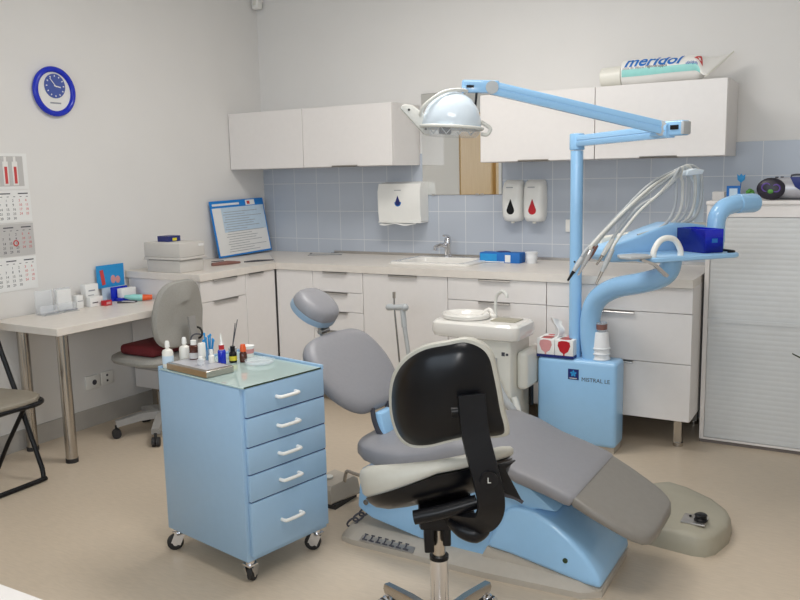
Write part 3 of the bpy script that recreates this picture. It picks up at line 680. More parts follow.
for (x,y,ang) in ((.03,.03,.5),(TW-.03,.03,2.2),(.03,TD-.03,2.6),(TW-.03,TD-.03,1.0)):
    c=local(t); dx,dy=math.cos(ang)*.018,math.sin(ang)*.018; px,py=-math.sin(ang),math.cos(ang)
    wc=Vector((x+dx,y+dy,.032)); ax=Vector((px,py,0))
    c.m(0).cyl(wc-ax*.011,wc+ax*.011,.032,seg=24,bev=.004)
    c.m(1).cyl((x,y,.068),(x,y,TZ0+.002),.017); c.cyl(wc-ax*.018,wc-ax*.012,.011).cyl(wc+ax*.012,wc+ax*.018,.011)
    for s_ in (-1,1):
        q=ax*(.0155*s_); c.tube([Vector((x,y,.07))+q,wc+Vector((0,0,-.004))+q],[1.2,1.2],n=1,sect=[(-.016,-.002),(.016,-.002),(.016,.002),(-.016,.002)],up=ax)
    c.box((x-.02,y-.02,.066),(x+.02,y+.02,.073))
    c.build('caster',['rubber','chrome'],t)
# things on the trolley (positions in the trolley's own frame)
TM=WORLD[t.name].copy()
def tl(x,y,z=TZ1): return TM@Vector((x,y,z))
def tthing(name,label,cat,x,y,z=TZ1,group=None): return thing(name,label,cat,tl(x,y,z),TA,group)
ZG=TZ1+.0004
t=tthing('steel_tray','shallow stainless steel tray lid on the trolley','tray',.07,.32)
b=MB(); b.T=TM.copy(); b.rings([[(x,y,z) for x,y in q] for q,z in (([(.012,.2),(.125,.2),(.125,.44),(.012,.44)],ZG),([(.008,.196),(.13,.196),(.13,.445),(.008,.445)],ZG+.002),([(.008,.196),(.13,.196),(.13,.445),(.008,.445)],ZG+.024),([(.012,.2),(.126,.2),(.126,.441),(.012,.441)],ZG+.027))]); b.build('tray_body','steel',t)
b=MB(); b.T=TM.copy(); b.box((.02,.21,ZG+.0268),(.118,.432,ZG+.0278)); b.build('tray_panel','silver',t)
ZT=ZG+.0282
def bottle(name,label,x,y,z,prof,k,capprof=None,kc=None,lab=None,group=None):
    t=tthing(name,label,'bottle',x,y,z,group)
    MB().lathe(prof,tl(x,y,z)).build('body',k,t)
    if capprof: MB().lathe(capprof,tl(x,y,z)).build('cap',kc,t)
    if lab: MB().lathe(lab[0],tl(x,y,z),caps=False).build('paper_label',lab[1],t)
dr=[(.018,0),(.021,.004),(.021,.06),(.018,.068),(.007,.074),(.007,.08)]
dc=[(.0095,.08),(.0085,.098),(.006,.104)]
bottle('dropper_bottle','white dropper bottle with a pale blue label at the left corner of the trolley top',.03,.468,ZG,dr,'milk',dc,'white',([(.0214,.018),(.0214,.048)],'pshade'))
bottle('dropper_bottle','plain white dropper bottle behind the steel tray, second from the left',.105,.466,ZG,[(r,z*1.02) for r,z in dr],'milk',[(r,z*1.02) for r,z in dc],'white')
bottle('medicine_bottle','small brown bottle with a white cap standing on a clear jar on the steel tray',.105,.405,ZT,[(.017,0),(.018,.003),(.018,.026),(.017,.03),(.0175,.031),(.0175,.05),(.012,.056)],'brown',[(.011,.056),(.011,.073)],'white',([(.0182,.004),(.0182,.026)],'pgrey'))
t=tthing('ointment_tube','white squat tube standing on its cap on the steel tray','tube',.11,.36,ZT)
MB().box((-.013,-.009,.012),(.013,.009,.068),.004,2,Mx=Matrix.Translation(tl(.11,.36,ZT))@Matrix.Rotation(TA,4,'Z')).build('tube_body','white',t); MB().cyl(tl(.11,.36,ZT),tl(.11,.36,ZT+.0122),.011).build('cap','cream',t)
t=tthing('glass_jar','small clear glass jar at the front of the steel tray','jar',.06,.30,ZT)
MB().lathe([(.012,0),(.014,.002),(.014,.02),(.01,.024)],tl(.06,.30,ZT)).build('jar','clearpl',t); MB().lathe([(.0085,.024),(.0085,.03)],tl(.06,.30,ZT)).build('lid','white',t)
bottle('vial','tiny white-capped vial on the right half of the steel tray',.105,.295,ZT,[(.01,0),(.011,.002),(.011,.026),(.006,.032)],'milk',[(.007,.032),(.0065,.05)],'white')
bottle('resin_bottle','blue bottle with a red collar and thin white tip on the trolley',.19,.345,ZG,[(.014,0),(.0155,.003),(.0155,.05),(.013,.056)],'cobalt',[(.01,.056),(.01,.078),(.006,.08),(.0035,.108),(.002,.12)],'white',([(.0105,.058),(.0105,.076)],'crimson'))
bottle('medicine_bottle','black bottle with an orange-brown label on the trolley',.235,.335,ZG,[(.014,0),(.0155,.003),(.0155,.036),(.009,.044),(.009,.046)],'black',[(.0095,.046),(.0095,.064)],'black',([(.0157,.008),(.0157,.026)],'yellow'))
bottle('medicine_bottle','brown bottle with an orange cap on the trolley beside the black one',.262,.305,ZG,[(.013,0),(.0145,.003),(.0145,.034),(.009,.042)],'brown',[(.012,.042),(.012,.056),(.009,.07)],'orange')
t=tthing('brush_cup','clear cup of blue micro-brushes behind the bottles on the trolley','brush cup',.2,.44)
MB().lathe([(.016,0),(.02,.045),(.021,.045)],tl(.2,.44,ZG)).build('cup','clearpl',t)
for k in range(7):
    a=k*.9; p0=tl(.2+.008*math.cos(a),.44+.008*math.sin(a),ZG+.004); p1=tl(.2+.02*math.cos(a),.44+.02*math.sin(a),ZG+.08+.012*(k%3))
    MB().tube([p0,p1],.003,6,1).ell(p1,(.0045,.0045,.007),8,6).build('brush','skyblue',t)
t=tthing('instrument_cup','short grey cup holding steel tweezers on the trolley','instrument cup',.285,.40)
MB().lathe([(.015,0),(.017,.04),(.018,.04),(.018,.042),(.0145,.042)],tl(.285,.40,ZG)).build('cup','hose',t)
for dx,dy,L_ in ((.0,.004,.135),(.006,-.004,.15)):
    MB().tube([tl(.285,.40,ZG+.043),tl(.285+dx+.03,.40+dy+.01,ZG+L_)],[.0022,.0018],6,1).build('tweezers','ink',t)
t=tthing('paper_cup','white paper cup with a pink print behind the orange-capped bottle','cup',.335,.365)
MB().lathe([(.02,0),(.025,.045),(.026,.046),(.024,.046)],tl(.335,.365,ZG)).build('cup','paper',t); MB().lathe([(.0222,.016),(.0242,.034)],tl(.335,.365,ZG),caps=False).build('printed_band','pink',t)
t=tthing('petri_dish','low round clear glass dish on the trolley top','dish',.29,.235)
MB().lathe([(.05,0),(.056,.003),(.058,.014),(.0555,.015),(.0535,.005),(.05,.004)],tl(.285,.235,ZG),seg=36).build('dish','clearpl',t)
t=tthing('clamp_stand','small steel stand with a curved hook behind the bottles on the trolley','stand',.16,.455)
MB().box((.0,0,0),(.05,.012,.003),Mx=Matrix.Translation(tl(.14,.485,ZG))@Matrix.Rotation(TA,4,'Z')).build('base','steel',t)
MB().tube([tl(.15,.487,ZG+.003),tl(.15,.487,ZG+.085),tl(.17,.487,ZG+.105),tl(.2,.487,ZG+.1)],.003,8,4).build('hook','ink',t)

# ------------------------------------------------------------------ dental chair (long axis along +x, centred on y = -2.1)
YC=-2.1
t=thing('dental_chair','grey upholstered dental chair with a pale blue base','dental chair',(2.75,YC,0))
DC=t
# base plate
def ringxy(pts,z): return [(x,y,z) for x,y in pts]
plate=[(2.205,-2.30),(2.215,-2.33),(2.27,-2.345),(2.85,-2.352),(3.20,-2.335),(3.26,-2.29),(3.255,-1.95),(3.2,-1.88),(2.4,-1.85),(2.22,-1.9),(2.195,-2.1)]
def shrink(p,k,cx=2.72,cy=-2.1): return [(cx+(x-cx)*k[0],cy+(y-cy)*k[1]) for x,y in p]
MB().rings([ringxy(plate,0.0),ringxy(plate,.022),ringxy(shrink(plate,(.965,.86)),.05),ringxy(shrink(plate,(.93,.74)),.06)]).build('base_plate','basegrey',t,sharp=50)
sl=Vector((0,-.035,-.0)); 
# relief strip on the near slope of the plate
Mr=frame(Vector((1,-.01,0)).normalized(),Vector((0,.88,.47)).normalized(),Vector((0,-.47,.88)).normalized(),(2.31,-2.345,.0255))
MB().box((0,0,0),(.24,.04,.003),Mx=Mr).build('relief_strip','alu',t)
b=MB()
for k in range(7): b.box((.008+k*.031,.006,.003),(.03+k*.031,.011,.0055),Mx=Mr); b.box((.008+k*.031,.03,.003),(.024+k*.031,.035,.0055),Mx=Mr); b.box((.012+k*.031,.01,.003),(.017+k*.031,.032,.0055),Mx=Mr)
b.build('relief_marks','ink',t)
# hump shroud
hp=[(2.835,.10),(2.872,.185),(2.905,.245),(2.93,.268),(2.965,.275),(3.02,.268),(3.09,.238),(3.15,.196),(3.21,.14),(3.255,.075),(3.262,.035),(3.2,.04),(3.05,.068),(2.93,.09)]
b=MB(); b.prism(hp,.375,frame((1,0,0),(0,0,1),(0,-1,0),(0,-1.935,0)),.018,3); b.build('lift_cover','blue',t,sharp=50)
MB().prism([(2.80,.03),(2.835,.098),(2.93,.088),(3.05,.066),(3.2,.038),(3.262,.033),(3.24,.004),(2.80,.004)],.36,frame((1,0,0),(0,0,1),(0,-1,0),(0,-1.94,0)),.004,2).build('lower_skirt','basegrey',t)
MB().cyl((3.135,-2.3085,.115),(3.135,-2.3135,.115),.009,seg=18).build('cover_button','darkgreen',t)
# blue frame under the seat
MB().prism([(2.285,.30),(2.265,.135),(2.33,.1),(2.55,.06),(2.83,.04),(2.95,.22),(3.02,.27),(3.1,.27),(2.95,.38),(2.78,.43),(2.5,.37)],.38,frame((1,0,0),(0,0,1),(0,-1,0),(0,-1.91,0)),.015,2).build('seat_frame','blue',t)
MB().cyl((2.31,-2.2905,.165),(2.31,-2.295,.165),.011,seg=16).build('frame_screw','steel',t)
# slotted link hanging from the frame
b=MB()
P0=Vector((2.235,-2.2,.05)); P1=Vector((2.255,-2.12,.14))
for k in range(4):
    c=Vector((2.235+.022*k,-2.28+.012*k,.062+.022*k)); dv=Vector((.75,.3,.6)).normalized(); sd=Vector((0,.0,1)).cross(dv).normalized()
    n_=dv.cross(sd)
    pts=[c+dv*.026*math.cos(a)+ (n_*.013)*math.sin(a) for a in [2*PI*i/14 for i in range(15)]]
    b.tube(pts,.0042,8,1)
b.build('link_chain','ink',t)
# upholstery cross-section loft along x
def loft_pad(st,name,k,p=3.0,n=36):
    rs=[]
    for x,zt_,th,hw,dx in st:      # x, top z, thickness, half width, x-shear by height
        r_=[]
        for i in range(n):
            a=2*PI*i/n; cy=math.copysign(abs(math.cos(a))**(2/p),math.cos(a)); sz=math.copysign(abs(math.sin(a))**(2/p),math.sin(a))
            r_.append((x+dx*sz,YC+hw*cy,zt_-th/2+th/2*sz))
        rs.append(r_)
    b=MB(); b.rings(rs); return b.build(name,k,t,sharp=55)
loft_pad([(2.232,.382,.03,.06,0),(2.239,.397,.055,.12,0),(2.26,.408,.075,.165,0),(2.31,.416,.092,.205,0),(2.39,.42,.1,.235,0),(2.5,.428,.105,.245,0),(2.62,.458,.105,.248,0),(2.70,.492,.10,.25,0),(2.78,.505,.09,.25,0),(2.87,.483,.085,.25,0),(2.97,.44,.08,.25,0),(3.07,.412,.075,.25,0),(3.145,.386,.07,.25,.008),(3.162,.376,.06,.246,.012),(3.168,.368,.045,.24,.012)],'seat_cushion','uphol',p=4.0)
loft_pad([(3.164,.366,.045,.238,0),(3.17,.37,.055,.242,0),(3.24,.336,.055,.238,0),(3.31,.299,.05,.23,0),(3.36,.274,.05,.216,0),(3.39,.259,.05,.195,0),(3.408,.249,.045,.165,0),(3.418,.241,.03,.12,0)],'footrest','uphol2',p=4.5)
# backrest: rounded pad in a plane spanned by y and the recline direction
dB=Vector((-.67,0,.742)).normalized(); nB=Vector((.742,0,.67)).normalized(); oB=Vector((2.275,YC,.505))
def outline_back(tt):  # tt 0..1 around
    return tt
prof=[(0.0,.10),(.02,.15),(.06,.195),(.12,.232),(.19,.25),(.26,.245),(.31,.228),(.35,.195),(.372,.14),(.378,.07)]
def pad_from_profile(prof,o,dv,nv,layers,name,k,dish=.0,width=1.0,segp=8):
    pts=[]
    pr=[Vector((w*width,s_,0)) for s_,w in prof]
    sm=smoothpts([Vector((0,prof[0][0]-.006,0))]+pr+[Vector((0,prof[-1][0]+.004,0))],4)
    ring=[(q.x,q.y) for q in sm]+[(-q.x,q.y) for q in sm[-2:0:-1]]
    cs=sum(q[1] for q in ring)/len(ring); rs=[]
    for kk,off in layers:
        rs.append([o+Vector((0,1,0))*(a*kk)+dv*(cs+(s_-cs)*kk)+nv*(off-dish*(1-min(1,(a/.25)**2))*(1 if off>0 else 0)) for a,s_ in ring])
    b=MB(); b.rings(rs); return b.build(name,k,t,sharp=60)
pad_from_profile(prof,oB,dB,nB,[(.6,-.04),(.88,-.036),(.97,-.022),(1.0,-.004),(.985,.014),(.94,.026),(.85,.033),(.7,.036),(.4,.036),(.1,.036)],'backrest','uphol')
# headrest
dH_=Vector((-.80,0,.60)).normalized(); nH=Vector((.60,0,.80)).normalized(); oH=Vector((2.035,YC,.845))
hprof=[(0,.04),(.012,.064),(.045,.092),(.09,.104),(.135,.096),(.17,.07),(.182,.04)]
pad_from_profile(hprof,oH,dH_,nH,[(.85,-.02),(.97,-.012),(1,0),(.985,.016),(.93,.03),(.8,.04),(.55,.046),(.2,.048)],'headrest','uphol')
pad_from_profile(hprof,oH,dH_,nH,[(.9,-.034),(1.0,-.032),(1.01,-.016),(.99,-.006)],'headrest_shell','shellblue')
MB().tube([(2.0,YC,.85),(1.985,YC,.815),(2.0,YC,.78),(2.01,YC,.745)],.016,n=4,sect=[(-1,-.5),(1,-.5),(1,.5),(-1,.5)]).cyl((1.998,YC-.03,.80),(1.998,YC+.03,.80),.012).build('headrest_link','steel',t)
for y in (YC-.085,YC+.03):
    MB().tube([(2.285,y,.52),(2.292,y,.47),(2.315,y,.42),(2.36,y,.38)],.009,n=6,sect=[(-1,-.5),(1,-.5),(1,.5),(-1,.5)],up=(0,1,0)).build('back_hinge','ink',t)
MB().prism([(2.285,.5),(2.32,.5),(2.345,.39),(2.325,.37),(2.295,.41)],.1,frame((1,0,0),(0,0,1),(0,-1,0),(0,YC+.022,0)),.008,2).build('hinge_cover','blue',t)

# foot pedal box and floor box
t=thing('foot_control','grey foot control box on the floor behind the trolley','foot control',(1.93,-1.97,0))
b=MB(); b.rings([[(1.85,-2.10,.022),(2.0,-2.095,.022),(2.04,-1.93,.022),(1.89,-1.90,.022)],[(1.85,-2.105,.03),(2.005,-2.1,.03),(2.045,-1.925,.03),(1.885,-1.895,.03)],[(1.85,-2.10,.085),(2.0,-2.095,.085),(2.035,-1.93,.095),(1.89,-1.90,.095)],[(1.86,-2.085,.1),(1.995,-2.08,.1),(2.025,-1.945,.108),(1.9,-1.915,.108)]]); b.build('housing','basegrey',t)
MB().box((1.87,-2.09,.0),(2.02,-1.92,.0215)).build('rubber_base','rubber',t)
MB().cyl((1.93,-2.01,.106),(1.93,-2.01,.113),.022).build('pedal_button','hose2',t)
MB().tube([(2.01,-2.0,.095),(2.03,-2.01,.15),(2.08,-2.03,.158),(2.17,-2.06,.163)],.008,8).build('pedal_bar','steel',t)
t=thing('floor_box','beige sloped floor box with a black knob beyond the footrest','floor box',(3.42,-1.55,0))
fb=[(3.02,-1.75),(3.04,-1.775),(3.47,-1.835),(3.515,-1.825),(3.545,-1.785),(3.575,-1.66),(3.572,-1.56),(3.55,-1.50),(3.48,-1.42),(3.36,-1.36),(3.28,-1.35),(3.24,-1.39),(3.05,-1.44),(3.02,-1.48)]
def hz(x): return .05+.058*min(1,max(0,(x-3.05)/.2))-.034*max(0,(x-3.25)/.32)
def shr(p,d):
    c=(3.36,-1.58); o_=[]
    for x,y in p:
        v=Vector((x-c[0],y-c[1])); L_=v.length; v*= (L_-d)/L_; o_.append((c[0]+v.x,c[1]+v.y))
    return o_
b=MB(); b.rings([ringxy(fb,0),ringxy(fb,.02),[(x,y,hz(x)*.8) for x,y in shr(fb,.006)],[(x,y,hz(x)*.94) for x,y in shr(fb,.014)],[(x,y,hz(x)) for x,y in shr(fb,.035)],[(x,y,hz(x)+.004) for x,y in shr(fb,.12)]])
b.build('housing','beige',t,sharp=50)
MB().box((3.41,-1.755,.089),(3.50,-1.665,.0965),.002).build('recess_panel','alu',t)
MB().lathe([(.024,0),(.026,.004),(.022,.012),(.018,.014),(.022,.016),(.024,.024),(.018,.028)],(3.478,-1.715,.096)).build('knob','black',t)
MB().cyl((3.435,-1.69,.096),(3.435,-1.69,.10),.005).build('pin','black',t)

# ------------------------------------------------------------------ dental unit
t=thing('dental_unit','pale blue dental unit tower with lamp post, lamp arm and instrument console','dental unit',(2.7,-.78,0))
TX0,TX1,TY0,TY1,TH=2.49,2.912,-.862,-.706,.482
tw=MB().box((TX0,TY0,.03),(TX1,TY1,TH),.022,4).build('tower_cabinet','blue',t)
MB().box((TX0+.01,TY0+.012,0),(TX1-.01,TY1-.01,.035)).build('plinth','basegrey',t)
MB().box((2.66,TY0-.002,.377),(2.717,TY0+.001,.432)).build('badge','navy',tw,label='dark square badge with a blue star flower')
b=MB()
for k in range(5):
    a=PI/2+k*2*PI/5; b.prism([(0,0),(.012*math.cos(a-.5),.012*math.sin(a-.5)),(.019*math.cos(a),.019*math.sin(a)),(.012*math.cos(a+.5),.012*math.sin(a+.5))],.001,FRONT(2.689,TY0-.0021,.409))
b.build('badge_flower','skyblue',tw)
MB().box((2.668,TY0-.003,.382),(2.708,TY0-.002,.386)).build('badge_line','hose2',tw)
MB().text('MISTRAL LE',.029,FRONT(2.731,TY0-.0005,.373),.0006).build('lettering','ink',tw)
PX,PY=2.667,-.775
MB().cyl((PX,PY,TH-.001),(PX,PY,1.55),.032,seg=28).build('lamp_post','bluearm',t)
MB().cyl((PX,PY,1.552),(PX,PY,1.635),.038,seg=28,bev=.006).build('post_head','bluearm',t)
for z in (.985,.93): MB().cyl((PX+.004,PY-.031,z),(PX+.004,PY-.0345,z),.005,seg=10).build('post_screw','black',t)
E0=Vector((3.225,-1.355,1.612)); E1=Vector((3.31,-1.36,1.612)); LL=Vector((2.60,-1.70,1.792)); LE=Vector((2.505,-1.755,1.797))
rect=[(-.022,-.018),(.022,-.018),(.022,-.004),(.0195,-.004),(.0195,.004),(.022,.004),(.022,.018),(.018,.024),(-.018,.024),(-.022,.018),(-.022,.004),(-.0195,.004),(-.0195,-.004),(-.022,-.004)]
def barsec(w,h): return [(-w*.8,-h),(w*.8,-h),(w,-h*.7),(w,-h*.12),(w*.9,-h*.1),(w*.9,h*.1),(w,h*.12),(w,h*.7),(w*.8,h),(-w*.8,h),(-w,h*.7),(-w,h*.12),(-w*.9,h*.1),(-w*.9,-h*.1),(-w,-h*.12),(-w,-h*.7)]
a1=(E0-Vector((PX,PY,1.595))); a1.z=0
MB().tube([Vector((PX,PY,1.597))+a1.normalized()*.03,E0+Vector((.03,-.03,-.012))],1,n=1,sect=barsec(.022,.027),up=(0,0,1)).build('lower_arm','bluearm',t)
ad=(E0-LL).normalized()
MB().tube([E0+ad*.02,LL],1,n=1,sect=barsec(.022,.026),up=(0,0,1)).build('upper_arm','bluearm',t)
eb=MB(); ed=Vector((.93,-.36,0)).normalized(); en=Vector((0,0,1)).cross(ed)
eb.box((-.06,-.026,-.032),(.10,.026,.028),.008,3,Mx=frame(ed,en,(0,0,1),E0)); el=eb.build('elbow_joint','bluearm',t)
nv=-en if en.y>0 else en
MB().cyl(E0+nv*.02,E0+nv*.029,.03,seg=24).build('joint_disc','hose',el)
MB().box((.045,-.032,-.008),(.08,-.024,.01),Mx=frame(ed,-nv if False else en,(0,0,1),E0)).build('clamp_screw','black',el)
MB().box((.09,-.027,-.028),(.104,.027,.024),.004,2,Mx=frame(ed,en,(0,0,1),E0)).build('end_cap','hose',el)
ld=(LL-LE).normalized(); lnn=Vector((0,0,1)).cross(ld).normalized()
hb=MB().box((-.012,-.024,-.022),(.14,.024,.028),.006,2,Mx=frame(ld,lnn,ld.cross(lnn),LE)).build('arm_head','bluearm',t)
nl=lnn if lnn.y<0 else -lnn
MB().cyl(LL+nl*.018,LL+nl*.028,.026,seg=24).build('joint_disc','hose',hb)
MB().box((.005,-.008,-.004),(.035,.008,.006),Mx=frame(ld,lnn,ld.cross(lnn),LE+nl*.024)).build('clamp_screw','black',hb)
# lamp
lc=Vector((2.462,-1.797,1.634))
Rv=Vector((.866,.5,0)); Av=Vector((-.5,.866,0))
LM=frame(Rv,Av,(0,0,1),lc)@Matrix.Rotation(math.radians(4),4,'Y')
b=MB(); b.T=LM.copy()
b.lathe([(.122,.0),(.124,.012),(.12,.04),(.105,.08),(.08,.115),(.045,.138),(.012,.146),(.01,.14),(.04,.132),(.074,.109),(.099,.076),(.114,.038),(.118,.012),(.117,0)],seg=40,caps=False)
sh=b.build('lamp_shade','lampshell',t,sharp=60)
b=MB(); b.T=LM.copy(); b.lathe([(.118,.004),(.1,.05),(.06,.085),(.012,.1)],seg=32,caps=False); b.build('reflector','reflect',sh)
b=MB(); b.T=LM.copy(); b.box((-.05,-.04,-.028),(.0,.02,.0),.006); b.build('bulb_holder','black',sh)
b=MB(); b.T=LM.copy(); b.torus((0,0,0),.128,.007,(0,0,1),48,10); b.build('rim_ring','hose2',sh)
b=MB(); b.T=LM.copy()
zz=[(-.1+.2*k/8, -.055-.055*(1-abs(k/4-1)**1.6), -.03 if k%2 else .0) for k in range(9)]
b.tube(zz,.003,6,1); b.build('wire_guard','hose',sh)
b=MB(); b.T=LM.copy(); b.lathe([(.122,.0),(.118,-.022),(.104,-.036)],seg=24,caps=False); b.build('clear_skirt','clearpl',sh)
b=MB(); b.T=LM.copy(); b.prism([(-.085,-.034),(-.11,-.034),(-.215,.068),(-.2,.084),(-.165,.082),(-.11,.045)],.05,frame((1,0,0),(0,0,1),(0,-1,0),(0,.025,0)),.006,2); b.build('side_grip','hose2',sh)
for k in ((-.178,.062),(-.106,-.012)):
    b=MB(); b.T=LM.copy(); b.cyl((k[0],-.024,k[1]),(k[0],-.028,k[1]),.005,seg=10); b.build('grip_screw','black',sh)
b=MB(); b.T=LM.copy(); b.tube([(-.13,-.01,.03),(-.12,-.05,.075),(-.05,-.06,.132),(.02,-.04,.15),(.055,-.01,.148)],.0075,10); b.build('yoke','hose2',t)
b=MB(); b.T=LM.copy(); b.tube([(.12,0,.03),(.16,0,.005),(.15,.0,-.02),(.125,0,-.02)],.008,10); b.build('grip_loop','hose2',sh)
MB().tube([LE+Vector((.045,.02,-.02)),LE+Vector((.035,.022,-.095))],[.005,.005],8,1).build('switch_rod','black',t)

# delivery arm (S-shaped pipe) and console
MB().tube([(2.765,-.785,TH-.002),(2.752,-.785,.6),(2.757,-.79,.72),(2.80,-.81,.805),(2.90,-.87,.868),(3.05,-.985,.914),(3.15,-1.06,.950),(3.205,-1.11,.995),(3.225,-1.13,1.066)],[.053,.052,.052,.052,.052,.05,.049,.047,.045],22,6).build('delivery_arm','bluearm',t)
CO=Vector((3.26,-1.15,0)); ca=math.radians(50); CA=Vector((math.cos(ca),math.sin(ca),0)); CN=Vector((math.sin(ca),-math.cos(ca),0))
CM=frame(CA,CN*-1,(0,0,1),CO)   # local x along console, local -y towards the operator
CV=frame(CA,(0,0,1),CN,CO)      # prism: x along, y up, extrusion towards the operator
def cm(): 
    b=MB(); b.T=CM.copy(); return b
def cpt(s_,off,z): return CO+CA*s_+CN*off+Vector((0,0,z))
b=MB(); b.T=CV@Matrix.Translation((0,0,-.20)); b.prism([(-.345,1.078),(-.335,1.108),(-.29,1.125),(-.19,1.15),(-.06,1.188),(.02,1.208),(.12,1.202),(.2,1.19),(.215,1.17),(.215,1.052),(.18,1.046),(-.17,1.044),(-.30,1.046),(-.335,1.058)],.13,None,.014,3); b.build('console_body','blue',t)
b=MB(); b.T=CM.copy(); b.rings([[(x,y,z) for x,y,_ in rr(-.30+i,.185-i,-.185+i,.075-i,.05,0)] for z,i in ((1.066,.004),(1.07,0),(1.082,0),(1.086,.004))]); ts=b.build('tray_shelf','blue',t)
b=cm(); b.tube([(.125,-.155,1.089),(.155,-.155,1.089),(.168,-.13,1.089),(.168,-.03,1.089)],.006,8,3); b.build('shelf_rail','black',ts)
# arch handle
b=MB(); b.tube([cpt(-.255,.15,1.086),cpt(-.252,.15,1.115),cpt(-.225,.15,1.152),cpt(-.187,.15,1.163),cpt(-.148,.15,1.152),cpt(-.122,.15,1.115),cpt(-.118,.15,1.086)],.0125,14,6); b.build('arch_handle','white',t)
# small steel plate and bar at the shelf's near end
b=cm(); b.prism([(-.40,-.2),(-.3,-.2),(-.27,-.14),(-.3,-.08),(-.39,-.09),(-.42,-.15)],.012,Matrix.Translation((0,0,1.088)),.004,2); b.build('side_plate','hose',t)
b=MB(); b.tube([cpt(-.33,.17,1.082),cpt(-.28,.19,1.062),cpt(-.225,.2,1.012)],1,n=1,sect=[(-.014,-.006),(.014,-.006),(.014,.006),(-.014,.006)],up=(0,0,1)); b.build('side_bar','alu',t)
# elbow pipe
b=MB(); b.tube([cpt(.19,0,1.05),cpt(.192,0,1.19),cpt(.20,0,1.235),cpt(.235,0,1.27),cpt(.30,0,1.286),cpt(.33,0,1.286)],[.039,.039,.04,.041,.041,.041],24,6); b.build('elbow_pipe','bluearm',t)
b=MB(); b.lathe([(.040,0),(.0435,.002),(.0435,.09),(.04,.105),(.03,.11)],cpt(.305,0,1.286),CA,32); b.build('elbow_cap','bluearm',t)
b=MB(); b.lathe([(.041,0),(.0415,.06)],cpt(.19,0,1.12),(0,0,1),32); b.build('pipe_collar','blue',t)
# hose hanger
b=MB(); b.T=CV@Matrix.Translation((0,0,-.215)); b.prism([(.235,1.19),(.24,1.30),(.235,1.375),(.21,1.41),(.15,1.428),(.15,1.447),(.20,1.452),(.245,1.442),(.272,1.41),(.288,1.355),(.292,1.19)],.018,None,.005,2); b.build('hose_hanger','lampshell',t)
b=MB(); b.T=CV@Matrix.Translation((0,0,-.215)); b.prism([(.10,1.415),(.106,1.436),(.15,1.447),(.20,1.44),(.19,1.42)],.12,None,.004,2); b.build('hanger_saddle','lampshell',t)
b=MB(); b.T=CV@Matrix.Translation((0,0,-.22)); b.prism([(-.3,1.10),(-.29,1.15),(-.1,1.168),(.03,1.195),(.29,1.195),(.29,1.10)],.05,None,.01,2); b.build('instrument_rack','cream',t)
# hoses with handpieces
hps=[((-.56,.0,1.005),(-.50,0,1.085),'hose','black'),((-.53,.03,1.03),(-.48,.03,1.115),'chrome','chrome'),((-.485,-.01,1.05),(-.43,-.01,1.125),'brownsh','chrome'),((-.455,.05,.992),(-.392,.05,1.105),'hose','steel'),((-.40,-.03,1.06),(-.335,-.03,1.145),'hose2','steel')]
for k,(p0,p1,km,kt) in enumerate(hps):
    off=-.185+.024*k
    a0=cpt(*p0); a1_=cpt(*p1)
    dv=(a1_-a0)
    sv=(.262,.205,.15,.095,.04)[k]; st_=.10-.012*k
    top=[cpt(st_,off,1.435-.004*k),cpt((st_+sv)/2+.01,off,1.462-.003*k),cpt(sv-.012,off,1.43-.006*k),cpt(sv,off,1.38),cpt(sv-.002,off,1.29),cpt(sv-.03,off,1.225),cpt(sv-.09,off,1.195-.003*k),cpt(sv-.20,off,1.182-.006*k)]
    mid=[a1_+dv*.35+Vector((0,0,.004)),a1_*.62+top[0]*.38+Vector((0,0,.035)),a1_*.3+top[0]*.7+Vector((0,0,.045-.012*k))]
    hs=MB().tube([a1_]+mid+top,.0068,10,6).build('instrument_hose','hose' if k%2==0 else 'hose2',t)
    hd=MB().tube([a0+dv*.3,a0+dv*.7,a1_+dv*.12],[.008,.0115,.009],12,3).build('handpiece',km,t)
    MB().tube([a0-dv*.12+Vector((-.002,0,-.004)),a0+dv*.32],[.0045,.0075],10,1).build('tip',kt,hd)
# blue bin on the shelf
bn=thing('plastic_bin','open translucent cobalt blue plastic bin on the console shelf','bin',cpt(.07,.05,1.0862),ca)
b=MB(); b.T=CM.copy(); X0,X1,Y0,Y1=.018,.116,-.135,.045; e=.003; z0,z1=1.0866,1.188
b.box((X0,Y0,z0),(X1,Y1,z0+.003)); b.box((X0,Y0,z0),(X1,Y0+e,z1)); b.box((X0,Y1-e,z0),(X1,Y1,z1)); b.box((X0,Y0,z0),(X0+e,Y1,z1)); b.box((X1-e,Y0,z0),(X1,Y1,z1)); b.build('bin_body','deepblue',bn)
b=MB(); b.T=CM.copy(); b.box((.055,Y0-.0012,1.13),(.085,Y0,1.148)); b.build('embossed_mark','inkblue',bn)
# tissue carton, cups, pink box on the tower
tb=thing('tissue_box','white tissue carton printed with red glasses, on the blue tower','tissue box',(2.575,-.80,TH))
MB().box((2.487,-.858,TH+.0004),(2.583,-.716,TH+.098),.002).box((2.586,-.858,TH+.0004),(2.684,-.716,TH+.098),.002).build('carton','paper',tb)
MB().box((2.486,-.8595,TH+.0004),(2.685,-.7155,TH+.015)).build('blue_band','navy',tb)
def goblet(cx,cz,y,s_): return [(cx-.03*s_,cz+.03*s_),(cx-.034*s_,cz+.01*s_),(cx-.022*s_,cz-.02*s_),(cx-.004*s_,cz-.032*s_),(cx-.004*s_,cz-.042*s_),(cx-.016*s_,cz-.046*s_),(cx+.016*s_,cz-.046*s_),(cx+.004*s_,cz-.042*s_),(cx+.004*s_,cz-.032*s_),(cx+.022*s_,cz-.02*s_),(cx+.034*s_,cz+.01*s_),(cx+.03*s_,cz+.03*s_),(cx+.012*s_,cz+.036*s_),(cx-.012*s_,cz+.036*s_)]
